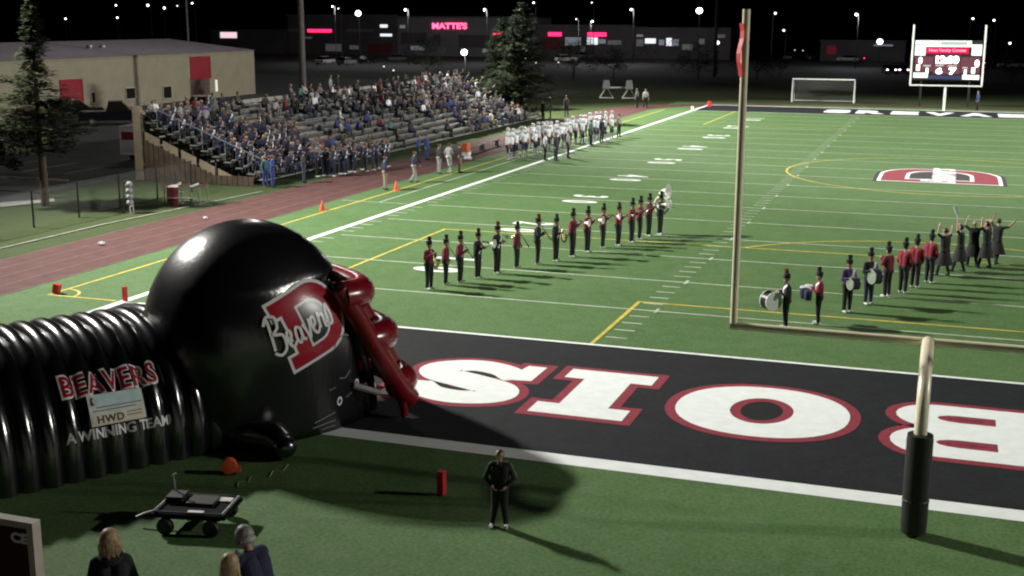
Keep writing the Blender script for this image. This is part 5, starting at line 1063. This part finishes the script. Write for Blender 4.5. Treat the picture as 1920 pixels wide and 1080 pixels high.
sp_('ad_panel', 1717, 76, 1820, 88, M_AD); sp_('ad_panel', 1717, 88.5, 1737, 105, M_AD); sp_('ad_panel', 1820.5, 83, 1839, 104, M_AD); sp_('ad_panel', 1764, 78, 1812, 84, M_AD2, -.03); sp_('ad_panel', 1718, 83, 1734, 85.5, M_AD2, -.03)
sp_('ad_panel', 1717, 138, 1744, 148, M_AD); sp_('ad_panel', 1807, 141, 1838, 150, M_AD); sp_('blue_panel', 1745, 143, 1806, 150, M_BLUEP); sp_('message_strip', 1737.5, 88.5, 1816, 101, M_LEDR, -.03)
sp_('score_panel', 1719, 107, 1752, 136, M_MAR); sp_('score_panel', 1803, 107, 1838, 138, M_MAR); sp_('clock_panel', 1753, 103, 1802, 140, M_MAR)
def sbt(nm, s, px0, py0, px1, py1, m, off=.03, y=-.06): vf = stretch(text2d(s, offset=off), sbx(px0), sbz(py1), sbx(px1), sbz(py0)); b = MB(); b.add([(v.x, y, v.z if False else v.y) for v in vf[0]], vf[1]); b.build(nm, m, sb)
sbt('message_text', 'Next Varsity Contest', 1743, 91, 1811, 99, M_LEDT, .02); sbt('clock_digits', '12:00', 1757, 105, 1799, 120, M_LEDW, .06); sbt('score_digit', '0', 1725, 108, 1732, 121, M_LEDW, .07); sbt('score_digit', '0', 1828, 112, 1836, 126, M_LEDW, .07)
sbt('score_digit', '1', 1722, 123, 1728, 134, M_LEDW, .07); sbt('score_digit', '1', 1740, 129, 1744, 140, M_LEDW, .07); sbt('score_digit', '6', 1758, 128, 1770, 140, M_LEDW, .07); sbt('score_digit', '7', 1782, 128, 1796, 141, M_LEDW, .07); sbt('score_digit', '1', 1810, 131, 1814, 141, M_LEDW, .07); sbt('score_digit', '1', 1823, 127, 1829, 138, M_LEDW, .07)
sp_('caption_bar', 1734, 123, 1748, 126, M_AD2, -.03); sp_('caption_bar', 1757, 122, 1772, 125, M_AD2, -.03); sp_('caption_bar', 1779, 123, 1796, 126, M_AD2, -.03); sp_('caption_bar', 1806, 126, 1816, 129, M_AD2, -.03)
p = G(1535, 192); sg_ = thing('soccer_goal', 'white soccer goal with net standing behind the far end zone', 'soccer goal', (p.x+.4, p.y, 0))
a, c_ = at_plane(1480, 190, y=p.y), at_plane(1596, 192, y=p.y); hw = (c_.x-a.x)/2
b = MB(); b.tube([(-hw, 0, 0), (-hw, 0, 2.5), (hw, 0, 2.5), (hw, 0, 0)], .09, 8); b.build('goal_frame', M_WPAINT, sg_); b = MB()
for s in (-1, 1): b.tube([(s*hw, 0, 2.45), (s*hw, .8, 2.4), (s*hw, 2.2, .05), (s*hw, 0, .05)], .045, 6)
b.tube([(-hw, 2.2, .05), (hw, 2.2, .05)], .045, 6); b.build('net_support', M_WPAINT, sg_); b = MB()
for i in range(40): x = -hw+2*hw*i/39; b.add([(x-.008, .8, 2.4), (x+.008, .8, 2.4), (x+.008, 2.2, .05), (x-.008, 2.2, .05)], [(0, 1, 2, 3)])
for i in range(14): u = i/13; y, z = .8+1.4*u, 2.4-2.35*u; b.add([(-hw, y, z-.008), (hw, y, z-.008), (hw, y, z+.008), (-hw, y, z+.008)], [(0, 1, 2, 3)])
o = b.build('net', mat('net_cord', (.35, .36, .36), .8, 0), sg_); o['kind'] = 'stuff'
p = G(1158, 185); t = thing('blocking_sled', 'pale metal training sled on the grass beyond the far track', 'sled', (p.x, p.y, 0), .2)
for x in (-1.3, 1.3):
    b = MB(); b.tube([(x-.8, 0, .08), (x, 0, 1.3), (x+.8, 0, .08), (x-.8, 0, .08)], .09, 6); b.build('a_frame', M_WPAINT, t); b = MB(); b.box((x, -.2, 1.6), (.9, .3, 1.0), top=.7); b.build('pad', FAB['lightgrey'], t)
b = MB(); b.tube([(-1.3, 0, 1.25), (1.3, 0, 1.25)], .1, 6); b.build('cross_beam', M_WPAINT, t)
# ------------------------------------------------------------------ strip mall, lamps, parked cars far off
YM = 262.0
def mx_(px): return at_plane(px, 60, y=YM).x
def mz_(py): return at_plane(960, py, y=YM).z
M_MALL = mat('mall_wall', (.20, .195, .20), .8, .1, .2); M_MALLD = mat('mall_dark_wall', (.10, .085, .09), .8, .15, .2); M_NEON = mat('red_sign_light', (.6, .02, .08), .5, 0, emit=(1.0, .02, .12), estr=2.6); M_NEONP = mat('red_sign_letters', (.8, .2, .3), .5, 0, emit=(1.0, .10, .24), estr=2.8); M_SHOP = mat('lit_shop_window', (.6, .6, .6), .5, .0, emit=(.82, .86, .92), estr=1.1); M_SHOP2 = mat('dim_shop_window', (.3, .3, .32), .5, 0, emit=(.5, .55, .65), estr=.22)
M_SHOP3 = mat('faint_shop_window', (.3, .3, .3), .5, 0, emit=(.5, .48, .46), estr=.07); M_REDGLOW = mat('red_glow_wall', (.16, .03, .035), .8, .1, .3)  # red glow on the store walls, put into the panel colour
def mall(label, px0, px1, ptop, wall, rows=()):
    x0, x1 = mx_(px0), mx_(px1); zt = mz_(ptop); t = thing('shop_building', label, 'building', ((x0+x1)/2, YM, 0), 0, 'strip mall beyond the field'); b = MB(); b.box((0, 6, zt/2), (x1-x0, 12, zt)); b.build('wall', wall, t)
    b = MB(); b.box((0, -.15, zt+.1), (x1-x0+.4, .5, .35)); b.build('parapet', M_MALLD, t)
    for (a, c_, p0, p1, m, nm) in rows:
        b = MB(); b.box(((mx_(a)+mx_(c_))/2-(x0+x1)/2, -.06, (mz_(p0)+mz_(p1))/2), (mx_(c_)-mx_(a), .1, mz_(p0)-mz_(p1))); b.build(nm, m, t)
    return t
def sign(t, s, px0, py0, px1, py1, m, off=.02):
    vf = stretch(text2d(s, offset=off), mx_(px0), mz_(py1), mx_(px1), mz_(py0)); b = MB(); b.add([(v.x-t.location.x, -.22, v.y) for v in vf[0]], vf[1]); o = b.build('sign_lettering', m, t); o.modifiers.new('t', 'SOLIDIFY').thickness = .1
t = mall('grey store building with a red lit sign above the bleachers', 745, 1005, 33, M_MALL, [(752, 800, 62, 84, M_MALLD, 'recess'), (860, 1000, 66, 90, M_MALLD, 'recess'), (715+35, 760, 48, 54, M_SHOP2, 'window'), (770, 795, 88, 96, M_SHOP2, 'window'), (812, 826, 66, 88, M_MALLD, 'pillar'), (925, 940, 62, 66, M_NEON, 'sign_strip'), (905, 915, 92, 99, M_SHOP2, 'window'), (965, 990, 92, 98, M_SHOP2, 'window')])
sign(t, "MATTE'S", 811, 43, 876, 55, M_NEONP, .035)
t = mall('low dark store with a blurred red sign left of the large red sign', 540, 744, 30, M_MALLD, [(541, 575, 56, 62, M_MALL, 'fascia'), (650, 700, 56, 62, M_MALL, 'fascia'), (577, 622, 57, 63, M_NEON, 'sign_strip'), (713, 727, 47, 53, M_SHOP, 'window'), (713, 735, 65, 70, M_SHOP, 'window'), (610, 640, 86, 100, M_SHOP3, 'window'), (690, 735, 84, 104, M_REDGLOW, 'red_glow_panel'), (560, 585, 72, 76, M_SHOP3, 'window'), (655, 672, 88, 96, M_SHOP3, 'window')])
t = mall('store with two red lit signs and lit windows right of the dark conifers', 1006, 1190, 48, M_MALLD, [(1028, 1053, 60, 67, M_NEON, 'sign_strip'), (1102, 1137, 60, 67, M_NEON, 'sign_strip'), (1060, 1090, 69, 84, M_SHOP2, 'window'), (1101, 1121, 69, 82, M_SHOP, 'window'), (1122, 1136, 72, 80, M_SHOP2, 'window'), (1012, 1052, 72, 92, M_REDGLOW, 'red_glow_panel'), (1140, 1165, 74, 82, M_SHOP3, 'window'), (1090, 1098, 86, 95, M_SHOP3, 'window')])
t = mall('dark store front with white lit windows left of the goal post upright', 1191, 1370, 52, M_MALLD, [(1210, 1230, 70, 79, M_SHOP, 'window'), (1236, 1246, 72, 82, M_SHOP2, 'window'), (1250, 1260, 69, 83, M_SHOP, 'window'), (1261, 1273, 71, 83, M_SHOP2, 'window'), (1180+14, 1206, 63, 67, M_SHOP2, 'window'), (1194, 1207, 72, 84, M_SHOP3, 'window'), (1280, 1300, 80, 90, M_SHOP3, 'window'), (1310, 1322, 70, 80, M_SHOP3, 'window'), (1340, 1360, 62, 68, M_SHOP3, 'window')])
t = mall('dark building with a faint red panel left of the scoreboard', 1540, 1700, 72, M_MALLD, [(1552, 1570, 80, 95, mat('dim_red_panel', (.2, .02, .03), .6, 0, emit=(.4, .02, .05), estr=.12), 'sign_strip'), (1640, 1676, 77, 80, M_SHOP2, 'canopy_light')])
t = mall('long unlit building behind the warehouse roof', 395, 538, 60, M_MALLD, [(413, 444, 64, 76, mat('pink_window', (.6, .5, .5), .5, 0, emit=(1.0, .75, .85), estr=.9), 'window')])
M_LAMPW = mat('street_lamp_glass', (.9, .9, .9), .3, 0, emit=(.85, .95, 1.0), estr=4); M_LAMPP = mat('pinkish_lamp_glass', (.9, .8, .8), .3, 0, emit=(1.0, .84, .86), estr=14); M_LAMPB = mat('bluish_lamp_glass', (.8, .8, 1), .3, 0, emit=(.85, .84, 1.0), estr=16)
def lamp(px, py, label, D=215, r_=.28, m=M_LAMPW, arm=0, dim=False, light=0):
    q = at_plane(px, py, y=D); t = thing('street_lamp', label, 'street lamp', (q.x, q.y, 0), 0, 'distant street lamps'); b = MB(); b.tube([(0, 0, 0), (0, 0, q.z+.1)], [.09, .05], 6); b.build('pole', M_BLACK, t)
    b = MB(); b.ball((arm, -.35, q.z), (r_*1.1, r_, r_*1.0), 10, 7); b.build('lamp_head', m, t)
    b = MB(); b.tube([(0, 0, q.z+.1), (arm, -.35, q.z+.12)], .05, 6); b.build('arm', M_DARKMET, t)
    if light:
        L = bpy.data.lights.new('lamp_light', 'POINT'); L.energy = light; L.color = (.95, .97, 1); L.shadow_soft_size = .4; lo = bpy.data.objects.new('lamp_light', L); COL.objects.link(lo); lo.parent = t; lo.location = (arm, -.9, q.z-.6)
LM = [(122, 35, 'single white lamp over the warehouse roof right of the conifer top'), (219, 33, 'white lamp just above the warehouse roof ridge, lower of a stacked pair'), (222, 10, 'tall white lamp above the warehouse roof, upper of a stacked pair'), (282, 10, 'brightest white lamp above the middle of the warehouse roof'), (307, 15, 'small white lamp right of the brightest one over the warehouse'),
      (337, 11, 'faint white lamp left of the thin pole over the warehouse'), (365, 6, 'white lamp right of the thin pole over the warehouse'), (312, 77, 'dim lamp at the warehouse roof edge'), (628, 12, 'faint lamp left of a close pair above the dark store'), (639, 16, 'faint lamp right of a close pair above the dark store'), (765, 18, 'white lamp above the left end of the grey store'),
      (913, 18, 'white lamp above the right part of the grey store'), (980, 18, 'white lamp beside the tip of the taller conifer'), (1005, 5, 'pinkish lamp high right of the taller conifer'), (1085, 36, 'faint lamp above the right red signs'), (1108, 40, 'white lamp directly above the double red sign'), (1114, 5, 'faint lamp high above the double red sign'), (1188, 18, 'white lamp on a short pole above the dark store front'),
      (1450, 25, 'white lamp right of the near goal post ribbon'), (1474, 57, 'white lamp low right of the near goal post ribbon'), (1610, 27, 'white curved arm lamp midway to the scoreboard'), (1820, 35, 'white curved arm lamp above the scoreboard top'), (1868, 38, 'white lamp right of the scoreboard upright'), (1889, 81, 'lower white lamp at the right edge beyond the scoreboard')]
for i, (px, py, lab) in enumerate(LM): lamp(px, py, lab, 215+random.uniform(-15, 15),   .26 if 'bright' in lab else .19 if 'faint' not in lab and 'dim' not in lab else .12, arm=random.choice((-.4, .4)), light=2200 if i in (8, 10, 11, 15, 17, 20) else 0)
lamp(673, 25, 'large pinkish white lamp above the dark store', 200, .5, M_LAMPP); lamp(1312, 20, 'large pinkish white lamp left of the goal post upright', 200, .5, M_LAMPP); lamp(872, 98, 'large bluish white lamp beside the dark conifers', 150, .42, M_LAMPB, light=700); lamp(1650, 78, 'bright white lamp on the low building left of the scoreboard', 255, .6, M_LAMPW)
lamp(1346, 80, 'small white lamp on the utility pole left of the goal post', 190, .32, M_LAMPW)
def upole(px, D, label, h, r_): q = at_plane(px, 100, y=D); t = thing('utility_pole', label, 'pole', (q.x, q.y, 0), 0, 'tall utility poles'); b = MB(); b.tube([(0, 0, 0), (0, 0, h)], [r_, r_*.6], 8); b.build('pole', MATS['weathered_pole'], t); b = MB(); b.box((0, 0, h-.8), (2.2, .12, .14)); b.build('crossarm', M_DARKMET, t)
upole(354, 118, 'thin tall pole rising behind the warehouse roof', 22, .16); upole(1341, 176, 'tall utility pole left of the goal post upright', 22, .3)
M_CARL = mat('lit_headlamp', (.9, .8, .85), .3, 0, emit=(1.0, .72, .82), estr=9)
for i, (px, py, m_) in enumerate(((985, 113, 'w'), (1005, 122, 'w'), (1047, 121, 'w'), (720, 130, 'w'), (738, 138, 'w'), (1050, 92, 'w'), (1105, 100, 'w'), (1490, 95, 'w'), (1505, 96, 'w'), (1560, 104, 'w'), (1620, 112, 'r'), (1845, 122, 'w'))):
    q = G(px, py+6); t = thing('bollard_light', 'small pale bollard light in the dark lot, %s from the left' % ORD[i], 'light', (q.x, q.y, 0), 0, 'low lights in the distant lot'); b = MB(); b.tube([(0, 0, 0), (0, 0, .9)], .08, 6); b.build('post', M_DARKMET, t)
    b = MB(); b.ball((0, 0, 1.0), (.16, .16, .14), 8, 6); b.build('lamp_head', mat('bollard_glass', (.8, .8, .75), .4, 0, emit=(.9, .92, .85), estr=1.2) if m_ == 'w' else M_NEON, t)
for i, (px, py) in enumerate(((1667, 131), (1690, 131))): q = G(px, py+7); car('waiting_car', 'car with glowing lights in the dark lot, %s the scoreboard' % ('farther from' if i == 0 else 'next to'), 'car', q.x, q.y, R(-78), P_GRY, 4.6, 1.9, 1.5, M_CARL)
rd = random.Random(4); NC = 0
for px, py, side in ((1180, 108, 'under the lit store windows'), (1215, 106, 'under the lit store windows'), (1255, 104, 'under the lit store windows'), (1285, 103, 'under the lit store windows'), (1062, 116, 'right of the dark conifers'), (1095, 110, 'right of the dark conifers'), (690, 118, 'above the bleacher crowd'), (650, 122, 'above the bleacher crowd'), (610, 120, 'above the bleacher crowd'), (1480, 112, 'right of the goal post upright'), (1530, 112, 'right of the goal post upright'), (1590, 116, 'left of the scoreboard'), (1895, 128, 'right of the scoreboard'), (745, 115, 'above the bleacher crowd')):
    NC += 1; q = G(px, py); pt, nm = [(P_SIL, 'silver'), (P_WHT, 'white'), (P_GRY, 'grey'), (P_NAVY, 'dark')][NC % 4]
    car('parked_car', '%s car in the distant lot, %s, lot place %s' % (nm, side, ORD[NC-1]), 'car', q.x, q.y, rd.choice((1.5, 0.1, 3.1)), pt)
